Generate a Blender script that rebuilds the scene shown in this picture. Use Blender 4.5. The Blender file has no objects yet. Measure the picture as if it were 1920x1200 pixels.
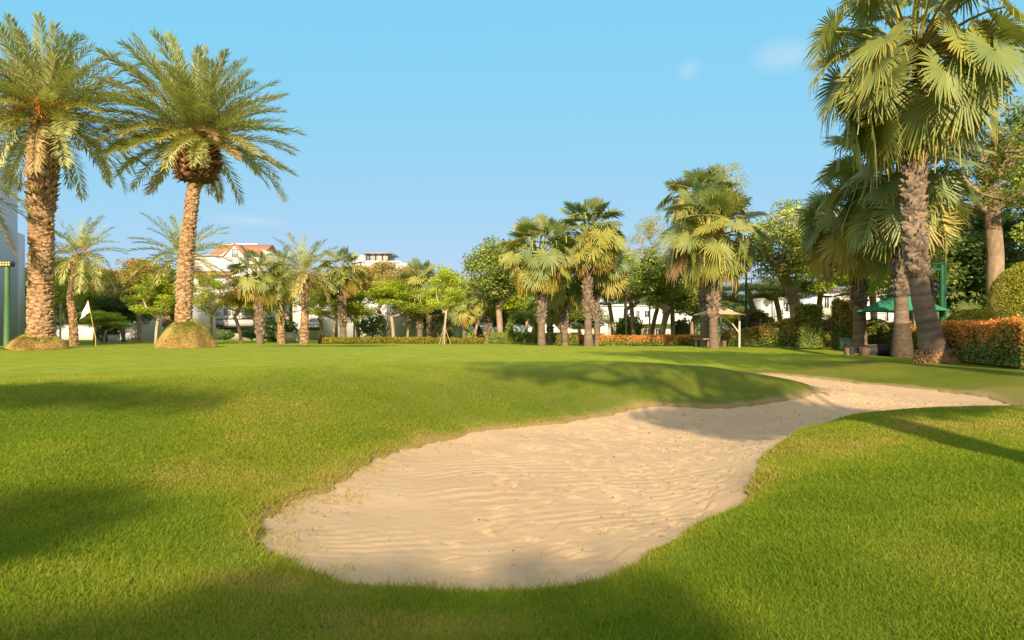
import bpy, math, random
import numpy as np
from mathutils import Vector

# ------------------------------------------------------------------ camera, sky, sun
H = 1.1                     # eye height above the back lawn
F = 1280.0                  # focal length in photograph pixels
HZ = 620.0                  # row of the horizon
SUN_EL = math.radians(24.0)
SUN_DIR = np.array([0.04, 0.999])     # where the light travels, seen from above
scene = bpy.context.scene
C = scene.collection

cam_d = bpy.data.cameras.new('camera')
cam_d.sensor_width = 36.0
cam_d.lens = 24.0
cam_d.shift_y = 20.0 / 1920.0
cam_d.clip_start = 0.05
cam_d.clip_end = 5000.0
cam = bpy.data.objects.new('camera', cam_d)
cam.location = (0, 0, H)
cam.rotation_euler = (math.radians(90), 0, 0)
C.objects.link(cam)
scene.camera = cam

world = bpy.data.worlds.new('World')
scene.world = world
world.use_nodes = True
wt = world.node_tree
for n in list(wt.nodes):
    wt.nodes.remove(n)
w_out = wt.nodes.new('ShaderNodeOutputWorld')
w_bg = wt.nodes.new('ShaderNodeBackground')
w_bg.inputs['Strength'].default_value = 0.10
sky = wt.nodes.new('ShaderNodeTexSky')
sky.sky_type = 'NISHITA'
sky.sun_disc = False
sky.sun_elevation = SUN_EL
sky.sun_rotation = math.pi + math.atan2(SUN_DIR[0], SUN_DIR[1])
sky.altitude = 0.0
sky.air_density = 1.0
sky.dust_density = 0.4
sky.ozone_density = 1.6
sepc = wt.nodes.new('ShaderNodeSeparateColor'); wt.links.new(sky.outputs[0], sepc.inputs[0])
comc = wt.nodes.new('ShaderNodeCombineColor')
for ch, (pw, k) in enumerate(((0.55, 1.06), (0.06, 3.50), (0.0, 5.25))):   # the clear cyan of the evening sky
    a = wt.nodes.new('ShaderNodeMath'); a.operation = 'POWER'; a.inputs[1].default_value = pw
    b_ = wt.nodes.new('ShaderNodeMath'); b_.operation = 'MULTIPLY'; b_.inputs[1].default_value = k
    wt.links.new(sepc.outputs[ch], a.inputs[0]); wt.links.new(a.outputs[0], b_.inputs[0]); wt.links.new(b_.outputs[0], comc.inputs[ch])
# pale sky added overhead and behind the view, to fill the shadows
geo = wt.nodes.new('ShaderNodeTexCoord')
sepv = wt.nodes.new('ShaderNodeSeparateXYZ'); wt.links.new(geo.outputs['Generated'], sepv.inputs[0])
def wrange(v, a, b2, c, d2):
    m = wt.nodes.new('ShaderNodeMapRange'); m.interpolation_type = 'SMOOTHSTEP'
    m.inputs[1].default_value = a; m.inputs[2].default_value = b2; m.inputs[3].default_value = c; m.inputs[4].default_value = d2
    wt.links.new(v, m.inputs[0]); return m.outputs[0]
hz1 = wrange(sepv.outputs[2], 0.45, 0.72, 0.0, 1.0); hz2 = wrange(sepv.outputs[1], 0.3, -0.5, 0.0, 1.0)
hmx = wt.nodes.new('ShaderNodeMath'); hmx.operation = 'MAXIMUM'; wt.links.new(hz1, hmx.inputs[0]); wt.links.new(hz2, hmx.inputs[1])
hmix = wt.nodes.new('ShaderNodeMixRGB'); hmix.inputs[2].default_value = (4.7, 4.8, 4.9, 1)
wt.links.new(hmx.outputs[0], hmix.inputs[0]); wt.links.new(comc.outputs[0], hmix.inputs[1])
# three small wisps of cloud, placed by direction in the sky
wnoise = wt.nodes.new('ShaderNodeTexNoise')
wnoise.inputs['Scale'].default_value = 14.0
wnoise.inputs['Detail'].default_value = 5.0
wt.links.new(geo.outputs['Generated'], wnoise.inputs['Vector'])
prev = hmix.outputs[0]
for (px, py, rx, ry, amt) in ((1470, 105, 58, 30, 0.55), (1290, 130, 24, 20, 0.45), (470, 414, 75, 12, 0.35)):
    d = Vector(((px - 960) / F, 1.0, (HZ - py) / F)).normalized()
    sub = wt.nodes.new('ShaderNodeVectorMath'); sub.operation = 'SUBTRACT'
    sub.inputs[1].default_value = d
    wt.links.new(geo.outputs['Generated'], sub.inputs[0])
    mul = wt.nodes.new('ShaderNodeVectorMath'); mul.operation = 'MULTIPLY'
    mul.inputs[1].default_value = (F / rx * 1.1, F / rx * 1.1, F / ry * 1.1)
    wt.links.new(sub.outputs[0], mul.inputs[0])
    ln = wt.nodes.new('ShaderNodeVectorMath'); ln.operation = 'LENGTH'
    wt.links.new(mul.outputs[0], ln.inputs[0])
    mr = wt.nodes.new('ShaderNodeMapRange'); mr.interpolation_type = 'SMOOTHSTEP'
    mr.inputs[1].default_value = 1.3; mr.inputs[2].default_value = 0.0
    mr.inputs[3].default_value = 0.0; mr.inputs[4].default_value = 1.0
    wt.links.new(ln.outputs['Value'], mr.inputs[0])
    m2 = wt.nodes.new('ShaderNodeMapRange')
    m2.inputs[1].default_value = 0.35; m2.inputs[2].default_value = 0.7
    m2.inputs[3].default_value = 0.2; m2.inputs[4].default_value = amt
    wt.links.new(wnoise.outputs['Fac'], m2.inputs[0])
    mm = wt.nodes.new('ShaderNodeMath'); mm.operation = 'MULTIPLY'
    wt.links.new(mr.outputs[0], mm.inputs[0]); wt.links.new(m2.outputs[0], mm.inputs[1])
    mix = wt.nodes.new('ShaderNodeMixRGB')
    mix.inputs[2].default_value = (4.6, 4.9, 5.4, 1)
    wt.links.new(mm.outputs[0], mix.inputs[0]); wt.links.new(prev, mix.inputs[1])
    prev = mix.outputs[0]
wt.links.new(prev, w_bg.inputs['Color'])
wt.links.new(w_bg.outputs[0], w_out.inputs[0])

sun_d = bpy.data.lights.new('sun', 'SUN')
sun_d.energy = 4.6
sun_d.angle = math.radians(0.7)
sun_d.color = (1.0, 0.78, 0.52)
sun = bpy.data.objects.new('sun', sun_d)
sd = Vector((SUN_DIR[0] * math.cos(SUN_EL), SUN_DIR[1] * math.cos(SUN_EL), -math.sin(SUN_EL)))
sun.rotation_euler = sd.to_track_quat('-Z', 'Y').to_euler()
C.objects.link(sun)

scene.view_settings.view_transform = 'Standard'
scene.view_settings.look = 'None'
scene.view_settings.exposure = 0.8
scene.view_settings.gamma = 1.0
scene.cycles.max_bounces = 6
scene.cycles.diffuse_bounces = 3
scene.cycles.glossy_bounces = 2
scene.cycles.transmission_bounces = 4
scene.cycles.use_denoising = True

# ------------------------------------------------------------------ helpers
def P(px, py, d):
    return np.array([(px - 960.0) / F * d, d, H - (py - HZ) / F * d])

class G:
    """collects vertex and face arrays, then links them as one mesh object"""
    def __init__(s):
        s.V = []; s.T = []; s.t3 = []; s.t4 = []; s.n = 0
    def add(s, V, Fa, tint=0.5):
        V = np.asarray(V, dtype=np.float32).reshape(-1, 3)
        Fa = np.asarray(Fa, dtype=np.int64)
        if len(V) == 0 or len(Fa) == 0: return
        t = np.broadcast_to(np.asarray(tint, dtype=np.float32), (len(V),))
        s.V.append(V); s.T.append(t)
        (s.t3 if Fa.shape[1] == 3 else s.t4).append(Fa + s.n)
        s.n += len(V)
    def box(s, x0, x1, y0, y1, z0, z1, tint=0.5):
        v = [(x, y, z) for z in (z0, z1) for y in (y0, y1) for x in (x0, x1)]
        s.add(v, [(0, 2, 3, 1), (4, 5, 7, 6), (0, 1, 5, 4), (2, 6, 7, 3), (0, 4, 6, 2), (1, 3, 7, 5)], tint)
    def prism(s, pts, a, b, axis=1, tint=0.5):
        """outline pts (u, w) extruded from a to b; axis=1: u=x, w=z, extruded along y; axis=0: u=y, w=z along x; axis=2: u=x,w=y along z"""
        n = len(pts)
        def mk(u, w, k):
            return (u, k, w) if axis == 1 else ((k, u, w) if axis == 0 else (u, w, k))
        v = [mk(u, w, a) for u, w in pts] + [mk(u, w, b) for u, w in pts]
        s.add(v, [(i, (i + 1) % n, n + (i + 1) % n, n + i) for i in range(n)], tint)
        for base in (0, n):
            if n == 3: s.add(v[base:base + 3], [(0, 1, 2)], tint)
            elif n == 4: s.add(v[base:base + 4], [(0, 1, 2, 3)], tint)
            else:
                c = np.mean(np.array(v[base:base + n]), axis=0)
                s.add(list(v[base:base + n]) + [tuple(c)], [(i, (i + 1) % n, n) for i in range(n)], tint)
    def tube(s, pts, rad, sides=6, tint=0.5, cap=True, rough=0.0, rng=None):
        pts = np.asarray(pts, dtype=float); n = len(pts)
        rad = np.broadcast_to(np.asarray(rad, dtype=float), (n,))
        tan = np.gradient(pts, axis=0) if n > 2 else np.repeat((pts[1] - pts[0])[None], n, 0)
        tan /= np.linalg.norm(tan, axis=1)[:, None] + 1e-9
        ref = np.array([0.0, 1.0, 0.0]) if abs(tan[0][1]) < 0.8 else np.array([1.0, 0, 0])
        u = np.cross(tan, ref); u /= np.linalg.norm(u, axis=1)[:, None] + 1e-9
        w = np.cross(tan, u)
        a = np.linspace(0, 2 * np.pi, sides, endpoint=False)
        R = rad[:, None] * np.ones((1, sides))
        if rough: R = R * (1 + rough * rng.standard_normal(R.shape))
        V = pts[:, None, :] + R[..., None] * (np.cos(a)[None, :, None] * u[:, None, :] + np.sin(a)[None, :, None] * w[:, None, :])
        V = V.reshape(-1, 3)
        i = np.arange(n - 1)[:, None] * sides; j = np.arange(sides)[None, :]; k = (j + 1) % sides
        Q = np.stack([i + j, i + k, i + sides + k, i + sides + j], -1).reshape(-1, 4)
        tt = np.asarray(tint, dtype=float)
        if tt.ndim: tt = np.repeat(tt, sides)
        s.add(V, Q, tt)
        if cap:
            e = np.concatenate([V[-sides:], pts[-1:]]); jj = np.arange(sides)
            s.add(e, np.stack([jj, (jj + 1) % sides, np.full(sides, sides)], -1), tt if tt.ndim == 0 else float(tt[-1]))
            e = np.concatenate([V[:sides], pts[:1]])
            s.add(e, np.stack([(jj + 1) % sides, jj, np.full(sides, sides)], -1), tt if tt.ndim == 0 else float(tt[0]))
    def build(s, name, mat, parent=None, smooth=False, extra=None):
        me = bpy.data.meshes.new(name)
        V = np.concatenate(s.V); T = np.concatenate(s.T)
        a3 = np.concatenate(s.t3) if s.t3 else np.zeros((0, 3), int)
        a4 = np.concatenate(s.t4) if s.t4 else np.zeros((0, 4), int)
        me.vertices.add(len(V)); me.vertices.foreach_set('co', V.ravel())
        loops = np.concatenate([a3.ravel(), a4.ravel()]).astype(np.int32)
        me.loops.add(len(loops)); me.loops.foreach_set('vertex_index', loops)
        st = np.concatenate([np.arange(len(a3)) * 3, len(a3) * 3 + np.arange(len(a4)) * 4]).astype(np.int32)
        me.polygons.add(len(st)); me.polygons.foreach_set('loop_start', st)
        me.update(calc_edges=True)
        at = me.attributes.new('tint', 'FLOAT', 'POINT'); at.data.foreach_set('value', T.astype(np.float32))
        if extra is not None:
            for k, arr in extra.items():
                at = me.attributes.new(k, 'FLOAT', 'POINT'); at.data.foreach_set('value', arr.astype(np.float32))
        if smooth: me.polygons.foreach_set('use_smooth', np.ones(len(st), dtype=bool))
        me.materials.append(mat)
        o = bpy.data.objects.new(name, me); C.objects.link(o)
        if parent is not None: o.parent = parent
        return o

def tag(o, label, cat, group=None, kind=None):
    if label: o['label'] = label
    if cat: o['category'] = cat
    if group: o['group'] = group
    if kind: o['kind'] = kind
    return o

def thing(name, label, cat, loc=(0, 0, 0), rz=0.0, group=None):
    o = bpy.data.objects.new(name, None); C.objects.link(o)
    o.empty_display_size = 0.3
    o.location = loc; o.rotation_euler = (0, 0, rz)
    return tag(o, label, cat, group)

def dup(root, loc, rz=0.0, sc=(1, 1, 1), label=None, group=None):
    r = root.copy(); C.objects.link(r); r.location = loc; r.rotation_euler = (0, 0, rz); r.scale = sc
    if label: r['label'] = label
    if group: r['group'] = group
    for ch in list(root.children):
        c = ch.copy(); C.objects.link(c); c.parent = r
        for g in ch.children:
            d = g.copy(); C.objects.link(d); d.parent = c
    return r

# ------------------------------------------------------------------ materials
def new_mat(name):
    m = bpy.data.materials.new(name); m.use_nodes = True
    nt = m.node_tree
    b = nt.nodes['Principled BSDF']
    return m, nt, b

def ramp(nt, stops, fac=None):
    r = nt.nodes.new('ShaderNodeValToRGB')
    el = r.color_ramp.elements
    while len(el) > 1: el.remove(el[-1])
    el[0].position = stops[0][0]; el[0].color = tuple(stops[0][1]) + (1,)
    for p, c in stops[1:]:
        e = el.new(p); e.color = tuple(c) + (1,)
    if fac is not None: nt.links.new(fac, r.inputs[0])
    return r

def noise(nt, scale, detail=3.0, rough=0.55, vec=None, dist=0.0):
    n = nt.nodes.new('ShaderNodeTexNoise')
    n.inputs['Scale'].default_value = scale; n.inputs['Detail'].default_value = detail
    n.inputs['Roughness'].default_value = rough; n.inputs['Distortion'].default_value = dist
    if vec is not None: nt.links.new(vec, n.inputs['Vector'])
    return n

def mixc(nt, fac, a, b, mode='MIX'):
    m = nt.nodes.new('ShaderNodeMixRGB'); m.blend_type = mode
    for i, v in ((0, fac), (1, a), (2, b)):
        if hasattr(v, 'links') or hasattr(v, 'is_linked'): nt.links.new(v, m.inputs[i])
        elif isinstance(v, (int, float)): m.inputs[i].default_value = v
        else: m.inputs[i].default_value = tuple(v) + (1,)
    return m.outputs[0]

def maprange(nt, v, a, b, c=0.0, d=1.0):
    m = nt.nodes.new('ShaderNodeMapRange')
    m.inputs[1].default_value = a; m.inputs[2].default_value = b; m.inputs[3].default_value = c; m.inputs[4].default_value = d
    nt.links.new(v, m.inputs[0]); return m.outputs[0]

def bump(nt, b, h, strength=0.5, dist=0.02):
    bp = nt.nodes.new('ShaderNodeBump'); bp.inputs['Strength'].default_value = strength; bp.inputs['Distance'].default_value = dist
    nt.links.new(h, bp.inputs['Height']); nt.links.new(bp.outputs[0], b.inputs['Normal'])
    return bp

def attr(nt, name='tint'):
    a = nt.nodes.new('ShaderNodeAttribute'); a.attribute_name = name
    return a.outputs['Fac']

def leaf_mat(name, stops, trans=0.3, rough=0.55, spec=0.3, tcol=(1.0, 1.05, 0.5)):
    m, nt, b = new_mat(name)
    r = ramp(nt, stops, attr(nt))
    nt.links.new(r.outputs[0], b.inputs['Base Color'])
    b.inputs['Roughness'].default_value = rough
    b.inputs['Specular IOR Level'].default_value = spec
    tr = nt.nodes.new('ShaderNodeBsdfTranslucent')
    tm = mixc(nt, 1.0, r.outputs[0], tcol, 'MULTIPLY')
    nt.links.new(tm, tr.inputs[0])
    mx = nt.nodes.new('ShaderNodeMixShader'); mx.inputs[0].default_value = trans
    nt.links.new(b.outputs[0], mx.inputs[1]); nt.links.new(tr.outputs[0], mx.inputs[2])
    nt.links.new(mx.outputs[0], nt.nodes['Material Output'].inputs[0])
    return m

def tint_mat(name, stops, rough=0.85, nscale=12.0, bstr=0.5, bdist=0.02, amount=0.35, stretch=(1, 1, 1), spec=0.2):
    m, nt, b = new_mat(name)
    tc = nt.nodes.new('ShaderNodeTexCoord')
    mp = nt.nodes.new('ShaderNodeMapping'); mp.inputs['Scale'].default_value = stretch
    nt.links.new(tc.outputs['Object'], mp.inputs[0])
    n = noise(nt, nscale, 5.0, 0.6, mp.outputs[0])
    ad = nt.nodes.new('ShaderNodeMath'); ad.operation = 'ADD'
    mr = maprange(nt, n.outputs['Fac'], 0.25, 0.75, -amount, amount)
    nt.links.new(attr(nt), ad.inputs[0]); nt.links.new(mr, ad.inputs[1])
    r = ramp(nt, stops, ad.outputs[0])
    nt.links.new(r.outputs[0], b.inputs['Base Color'])
    b.inputs['Roughness'].default_value = rough; b.inputs['Specular IOR Level'].default_value = spec
    if bstr: bump(nt, b, n.outputs['Fac'], bstr, bdist)
    return m

def plain(name, col, rough=0.6, nscale=3.0, vary=0.12, metallic=0.0, spec=0.4, streak=False):
    m, nt, b = new_mat(name)
    tc = nt.nodes.new('ShaderNodeTexCoord')
    mp = nt.nodes.new('ShaderNodeMapping')
    mp.inputs['Scale'].default_value = (1, 1, 0.25) if streak else (1, 1, 1)
    nt.links.new(tc.outputs['Object'], mp.inputs[0])
    n = noise(nt, nscale, 5.0, 0.6, mp.outputs[0])
    c = np.array(col)
    r = ramp(nt, [(0.3, tuple(np.clip(c * (1 - vary), 0, 1))), (0.7, tuple(np.clip(c * (1 + vary * 0.5), 0, 1)))], n.outputs['Fac'])
    nt.links.new(r.outputs[0], b.inputs['Base Color'])
    b.inputs['Roughness'].default_value = rough; b.inputs['Metallic'].default_value = metallic
    b.inputs['Specular IOR Level'].default_value = spec
    return m

M = {}
M['fan'] = leaf_mat('fan palm leaf', [(0.0, (0.291, 0.179, 0.0784)), (0.14, (0.47, 0.336, 0.0672)), (0.3, (0.381, 0.37, 0.0672)), (0.6, (0.235, 0.291, 0.0896)), (1.0, (0.134, 0.213, 0.0784))], 0.22, 0.42, 0.45)
M['fan_shaded'] = leaf_mat('shaded fan palm leaf', [(0.0, (0.316, 0.216, 0.0862)), (0.16, (0.46, 0.389, 0.0862)), (0.35, (0.273, 0.302, 0.0791)), (0.7, (0.159, 0.23, 0.0719)), (1.0, (0.0862, 0.166, 0.0646))], 0.2, 0.4, 0.5)  # darker leaf copy, shade put into the colour of the overshadowed crowns
M['date'] = leaf_mat('date palm leaf', [(0.0, (0.445, 0.311, 0.155)), (0.18, (0.583, 0.509, 0.202)), (0.45, (0.459, 0.482, 0.185)), (0.75, (0.306, 0.369, 0.139)), (1.0, (0.195, 0.27, 0.108))], 0.22, 0.5, 0.35)
M['lime'] = leaf_mat('lime leaf', [(0.0, (0.217, 0.273, 0.0348)), (0.5, (0.435, 0.548, 0.0522)), (1.0, (0.74, 0.768, 0.087))], 0.38, 0.5)
M['olive'] = leaf_mat('olive leaf with orange bloom', [(0.0, (0.152, 0.186, 0.0468)), (0.45, (0.338, 0.321, 0.078)), (0.78, (0.507, 0.406, 0.0936)), (0.86, (0.777, 0.287, 0.078)), (1.0, (0.9, 0.338, 0.0936))], 0.35, 0.55)
M['green'] = leaf_mat('mid green leaf', [(0.0, (0.127, 0.177, 0.0387)), (0.5, (0.253, 0.335, 0.0678)), (0.85, (0.422, 0.493, 0.0968)), (1.0, (0.676, 0.651, 0.117))], 0.3, 0.45, 0.4)
M['dark'] = leaf_mat('deep green leaf', [(0.0, (0.0485, 0.0969, 0.0349)), (0.5, (0.107, 0.194, 0.0581)), (1.0, (0.29, 0.369, 0.116))], 0.22, 0.4, 0.5)
M['yellow'] = leaf_mat('yellow green leaf', [(0.0, (0.184, 0.218, 0.0345)), (0.5, (0.368, 0.38, 0.046)), (1.0, (0.575, 0.483, 0.0575))], 0.35, 0.5)
M['hedge'] = leaf_mat('hedge leaf with orange tips', [(0.0, (0.0544, 0.109, 0.0233)), (0.4, (0.155, 0.248, 0.0466)), (0.62, (0.342, 0.358, 0.0621)), (0.74, (0.652, 0.31, 0.0621)), (0.9, (0.854, 0.265, 0.0776)), (1.0, (0.9, 0.404, 0.109))], 0.3, 0.45, 0.4)
M['hedge_gold'] = leaf_mat('golden hedge leaf', [(0.0, (0.09, 0.12, 0.02)), (0.5, (0.25, 0.25, 0.03)), (1.0, (0.48, 0.38, 0.04))], 0.3, 0.5)
M['purple'] = leaf_mat('dark purple leaf', [(0.0, (0.05, 0.035, 0.03)), (0.6, (0.13, 0.10, 0.08)), (1.0, (0.24, 0.18, 0.13))], 0.2, 0.5)
M['flower'] = leaf_mat('pink flowering leaf', [(0.0, (0.06, 0.09, 0.025)), (0.55, (0.14, 0.17, 0.05)), (0.66, (0.45, 0.20, 0.14)), (1.0, (0.60, 0.32, 0.26))], 0.3, 0.5)
M['blade'] = leaf_mat('grass blade', [(0.0, (0.58, 0.41, 0.16)), (0.18, (0.441, 0.367, 0.08)), (0.45, (0.278, 0.351, 0.022)), (1.0, (0.151, 0.248, 0.014))], 0.45, 0.6, 0.2)
M['fruit'] = tint_mat('orange fruit stalk', [(0.0, (0.50, 0.20, 0.03)), (1.0, (0.72, 0.36, 0.04))], 0.6, 10, 0.2)
M['date_bark'] = tint_mat('date palm bark', [(0.0, (0.07, 0.038, 0.02)), (0.5, (0.30, 0.19, 0.10)), (1.0, (0.50, 0.345, 0.21))], 0.9, 9.0, 0.6, 0.03, 0.36)
M['date_dark'] = tint_mat('brown cut leaf bases', [(0.0, (0.05, 0.028, 0.015)), (0.5, (0.19, 0.095, 0.04)), (1.0, (0.42, 0.23, 0.10))], 0.9, 9.0, 0.6, 0.03, 0.3)
M['fan_bark'] = tint_mat('fan palm bark', [(0.0, (0.0378, 0.0284, 0.0221)), (0.4, (0.126, 0.0974, 0.0756)), (0.7, (0.214, 0.171, 0.133)), (1.0, (0.315, 0.214, 0.126))], 0.85, 6.0, 0.6, 0.03, 0.25, (1, 1, 3.5))
M['ring_bark'] = tint_mat('ringed palm bark', [(0.0, (0.0619, 0.0464, 0.0341)), (0.5, (0.186, 0.139, 0.102)), (1.0, (0.285, 0.217, 0.161))], 0.85, 5.0, 0.7, 0.03, 0.35, (1.2, 1.2, 9))
M['root'] = tint_mat('brown root mass', [(0.0, (0.10, 0.06, 0.03)), (0.5, (0.33, 0.20, 0.09)), (1.0, (0.52, 0.36, 0.18))], 0.95, 30.0, 0.9, 0.05, 0.45)
M['bark'] = tint_mat('tree bark', [(0.0, (0.12, 0.085, 0.055)), (0.5, (0.30, 0.22, 0.15)), (1.0, (0.46, 0.36, 0.26))], 0.9, 7.0, 0.6, 0.03, 0.3, (1, 1, 0.4))
M['pale_bark'] = tint_mat('pale tree bark', [(0.0, (0.26, 0.19, 0.13)), (0.5, (0.46, 0.35, 0.26)), (1.0, (0.60, 0.49, 0.38))], 0.9, 5.0, 0.4, 0.03, 0.3, (1, 1, 0.5))
M['white_wall'] = plain('white painted wall', (0.62, 0.63, 0.67), 0.8, 0.6, 0.10, streak=True)
M['grey_wall'] = plain('pale grey wall', (0.50, 0.52, 0.57), 0.8, 0.5, 0.10, streak=True)
M['cream_wall'] = plain('cream stone wall', (0.55, 0.44, 0.32), 0.8, 2.0, 0.15)
M['trim'] = plain('white trim', (0.66, 0.67, 0.70), 0.7, 1.0, 0.06)
M['pane'] = plain('dark window glass', (0.035, 0.045, 0.05), 0.12, 1.0, 0.3, spec=0.6)
M['curtain'] = plain('pale curtained glass', (0.42, 0.42, 0.42), 0.35, 1.5, 0.2)
M['shutter'] = plain('beige garage shutter', (0.40, 0.37, 0.32), 0.6, 2.0, 0.1)
M['grey_trim'] = plain('grey painted trim', (0.32, 0.31, 0.30), 0.7, 2.0, 0.1)
M['black_metal'] = plain('black metal', (0.03, 0.03, 0.032), 0.45, 4, 0.2)
M['green_metal'] = plain('green painted metal', (0.01, 0.09, 0.042), 0.4, 4, 0.3)
M['pole_green'] = plain('weathered green pole paint', (0.08, 0.19, 0.07), 0.5, 3, 0.35, streak=True)
M['cab_green'] = plain('pale green cabinet paint', (0.22, 0.30, 0.20), 0.5, 4, 0.15)
M['cab_shaded'] = plain('shaded cabinet paint', (0.04, 0.15, 0.15), 0.5, 4, 0.15)  # dark tone stands in for shade on the cabinet's left side
M['white_metal'] = plain('white metal', (0.62, 0.58, 0.52), 0.45, 4, 0.1)
M['flag'] = plain('white cloth', (0.80, 0.78, 0.74), 0.8, 5, 0.06)
M['stick'] = plain('yellow pole paint', (0.62, 0.42, 0.07), 0.5, 5, 0.15)
M['tan_cloth'] = plain('tan canvas', (0.66, 0.51, 0.34), 0.85, 3, 0.12)
M['green_cloth'] = plain('green canvas', (0.05, 0.30, 0.17), 0.8, 2.0, 0.3)
M['wood'] = tint_mat('weathered wood', [(0.0, (0.05, 0.033, 0.022)), (0.5, (0.17, 0.11, 0.07)), (1.0, (0.36, 0.25, 0.16))], 0.85, 8, 0.5, 0.02, 0.25, (3, 3, 3))
M['log'] = tint_mat('shade-darkened log', [(0.0, (0.01, 0.011, 0.013)), (0.6, (0.045, 0.045, 0.05)), (1.0, (0.12, 0.10, 0.09))], 0.6, 6, 0.6, 0.03, 0.4, (0.5, 2, 2))  # near-black tone, the log's shaded front put into its colour
M['stone'] = tint_mat('pebble stone', [(0.0, (0.10, 0.07, 0.05)), (1.0, (0.40, 0.30, 0.2))], 0.9, 5, 0.3)
M['blue'] = plain('blue sign paint', (0.02, 0.06, 0.30), 0.5, 3, 0.1)
M['fence'] = plain('dark fence mesh', (0.06, 0.065, 0.06), 0.7, 3, 0.2)
M['lampglass'] = plain('yellow lamp lens', (0.80, 0.62, 0.22), 0.25, 6, 0.1)

def tile_mat(name, c1, c2, rows=3.0, cols=4.0):
    m, nt, b = new_mat(name)
    tc = nt.nodes.new('ShaderNodeTexCoord')
    mp = nt.nodes.new('ShaderNodeMapping'); mp.inputs['Scale'].default_value = (cols, cols, rows)
    nt.links.new(tc.outputs['Object'], mp.inputs[0])
    w = nt.nodes.new('ShaderNodeTexWave'); w.wave_type = 'BANDS'; w.bands_direction = 'Z'; w.wave_profile = 'SAW'
    w.inputs['Scale'].default_value = 0.32; w.inputs['Distortion'].default_value = 0.3
    nt.links.new(mp.outputs[0], w.inputs['Vector'])
    n = noise(nt, 2.0, 4, 0.6, mp.outputs[0])
    r = ramp(nt, [(0.2, c1), (0.8, c2)], n.outputs['Fac'])
    c = mixc(nt, maprange(nt, w.outputs['Fac'], 0.0, 0.25, 0.65, 0.0), r.outputs[0], tuple(np.array(c1) * 0.4))
    nt.links.new(c, b.inputs['Base Color']); b.inputs['Roughness'].default_value = 0.8
    bump(nt, b, w.outputs['Fac'], 0.5, 0.05)
    return m
M['red_tile'] = tile_mat('terracotta roof tile', (0.33, 0.13, 0.07), (0.46, 0.22, 0.13))
M['grey_tile'] = tile_mat('grey brown roof tile', (0.20, 0.155, 0.13), (0.31, 0.25, 0.21))

# ------------------------------------------------------------------ terrain
def zc(py, d): return H - (py - HZ) / F * d
ctrl = []
def cp(px, d, z): ctrl.append(((px - 960) / F * d, d, z))
def cx(x, y, z): ctrl.append((x, y, z))
# plateau on the left and its rim
for a in [(-250, 8.2, .25), (0, 8.7, .24), (250, 9.6, .275), (500, 10.8, .30), (800, 12.3, .28), (1100, 14.6, .22), (1200, 15.0, .22), (1350, 15.7, .12),
          (1290, 18.4, .08), (0, 12, .30), (200, 13, .31), (500, 15, .33), (800, 17, .30), (1100, 18, .2), (0, 15, .36), (200, 16, .36), (500, 18, .37), (800, 21, .33), (0, 20, .45), (300, 20, .43), (600, 22, .40),
          (-100, 24, .52), (150, 24, .52), (380, 25, .50), (600, 27, .43), (0, 30, .3), (300, 31, .28), (600, 34, .24), (900, 36, .22),
          (960, 25, .30), (960, 30, .28), (1200, 23, .17), (1200, 26, .18), (1200, 31, .22), (1200, 36, .25), (1200, 44, .06), (960, 44, .08), (600, 44, .12), (200, 44, .02),
          (1430, 36, .2), (1500, 30, .06), (1600, 34, .1), (1430, 44, 0.02), (1625, 30, .0), (1800, 30, .0), (1900, 25, .0),
          # left slope
          (-200, 6.5, .0), (0, 6.9, -.03), (300, 7.8, .003), (500, 8.9, -.02), (450, 7.3, -.206), (650, 9.0, -.208), (750, 10, -.142), (900, 11.6, -.169), (1050, 12.9, -.15), (1200, 13.9, -.08),
          (0, 5.4, -.11), (0, 3.8, -.18), (250, 4.6, -.27), (150, 6.6, -.03), (300, 5.9, -.26), (450, 5.2, -.38),
          # foreground
          (300, 3.1, -.2), (900, 3.3, -.31), (500, 3.3, -.28), (900, 2.85, -.19), (1300, 3.6, -.24), (1500, 3.7, -.15), (1300, 2.7, -.17), (300, 2.6, -.17), (1750, 2.7, -.14),
          # right hill
          (1600, 9.3, -.13), (1700, 10, -.08), (1800, 10.2, -.06), (1915, 10.3, -.06), (2050, 10.3, -.06), (1520, 8.6, -.2), (1478, 8.0, -.29), (1700, 4.7, -.11), (1900, 4.6, -.08), (1700, 7, -.08),
          (1900, 7, -.05), (1500, 5.3, -.2), (1430, 6.6, -.33), (1450, 6.2, -.27), (1380, 4.9, -.3),
          # tongue and the foot of the far bank
          (850, 9.74, -.46), (950, 10.6, -.46), (1050, 11.3, -.46), (1150, 12.25, -.46), (1200, 13.1, -.46), (1300, 13.6, -.46), (1400, 14.06, -.46), (770, 8.9, -.46), (705, 8.05, -.46), (650, 7.2, -.455),
          (1430, 16, -.03), (1500, 15.6, -.17), (1548, 15.0, -.36), (1250, 14.7, -.08), (1400, 15.0, -.2),
          # far bank
          (1430, 23, -.08), (1430, 25.2, .05), (1600, 20.6, -.13), (1600, 23.6, .03), (1700, 19.6, -.15), (1700, 22.5, 0.0), (1800, 18.0, -.20), (1800, 20.5, 0.0), (1900, 15.3, -.18), (1900, 18, 0.0), (2000, 14.6, -.15), (2000, 17, 0.0),
          (1470, 20.4, -.32), (1540, 19.6, -.35), (1620, 18.6, -.38), (1700, 17.5, -.39), (1780, 16.3, -.41), (1850, 15.0, -.42), (1905, 13.7, -.42)]:
    cp(*a)
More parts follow.
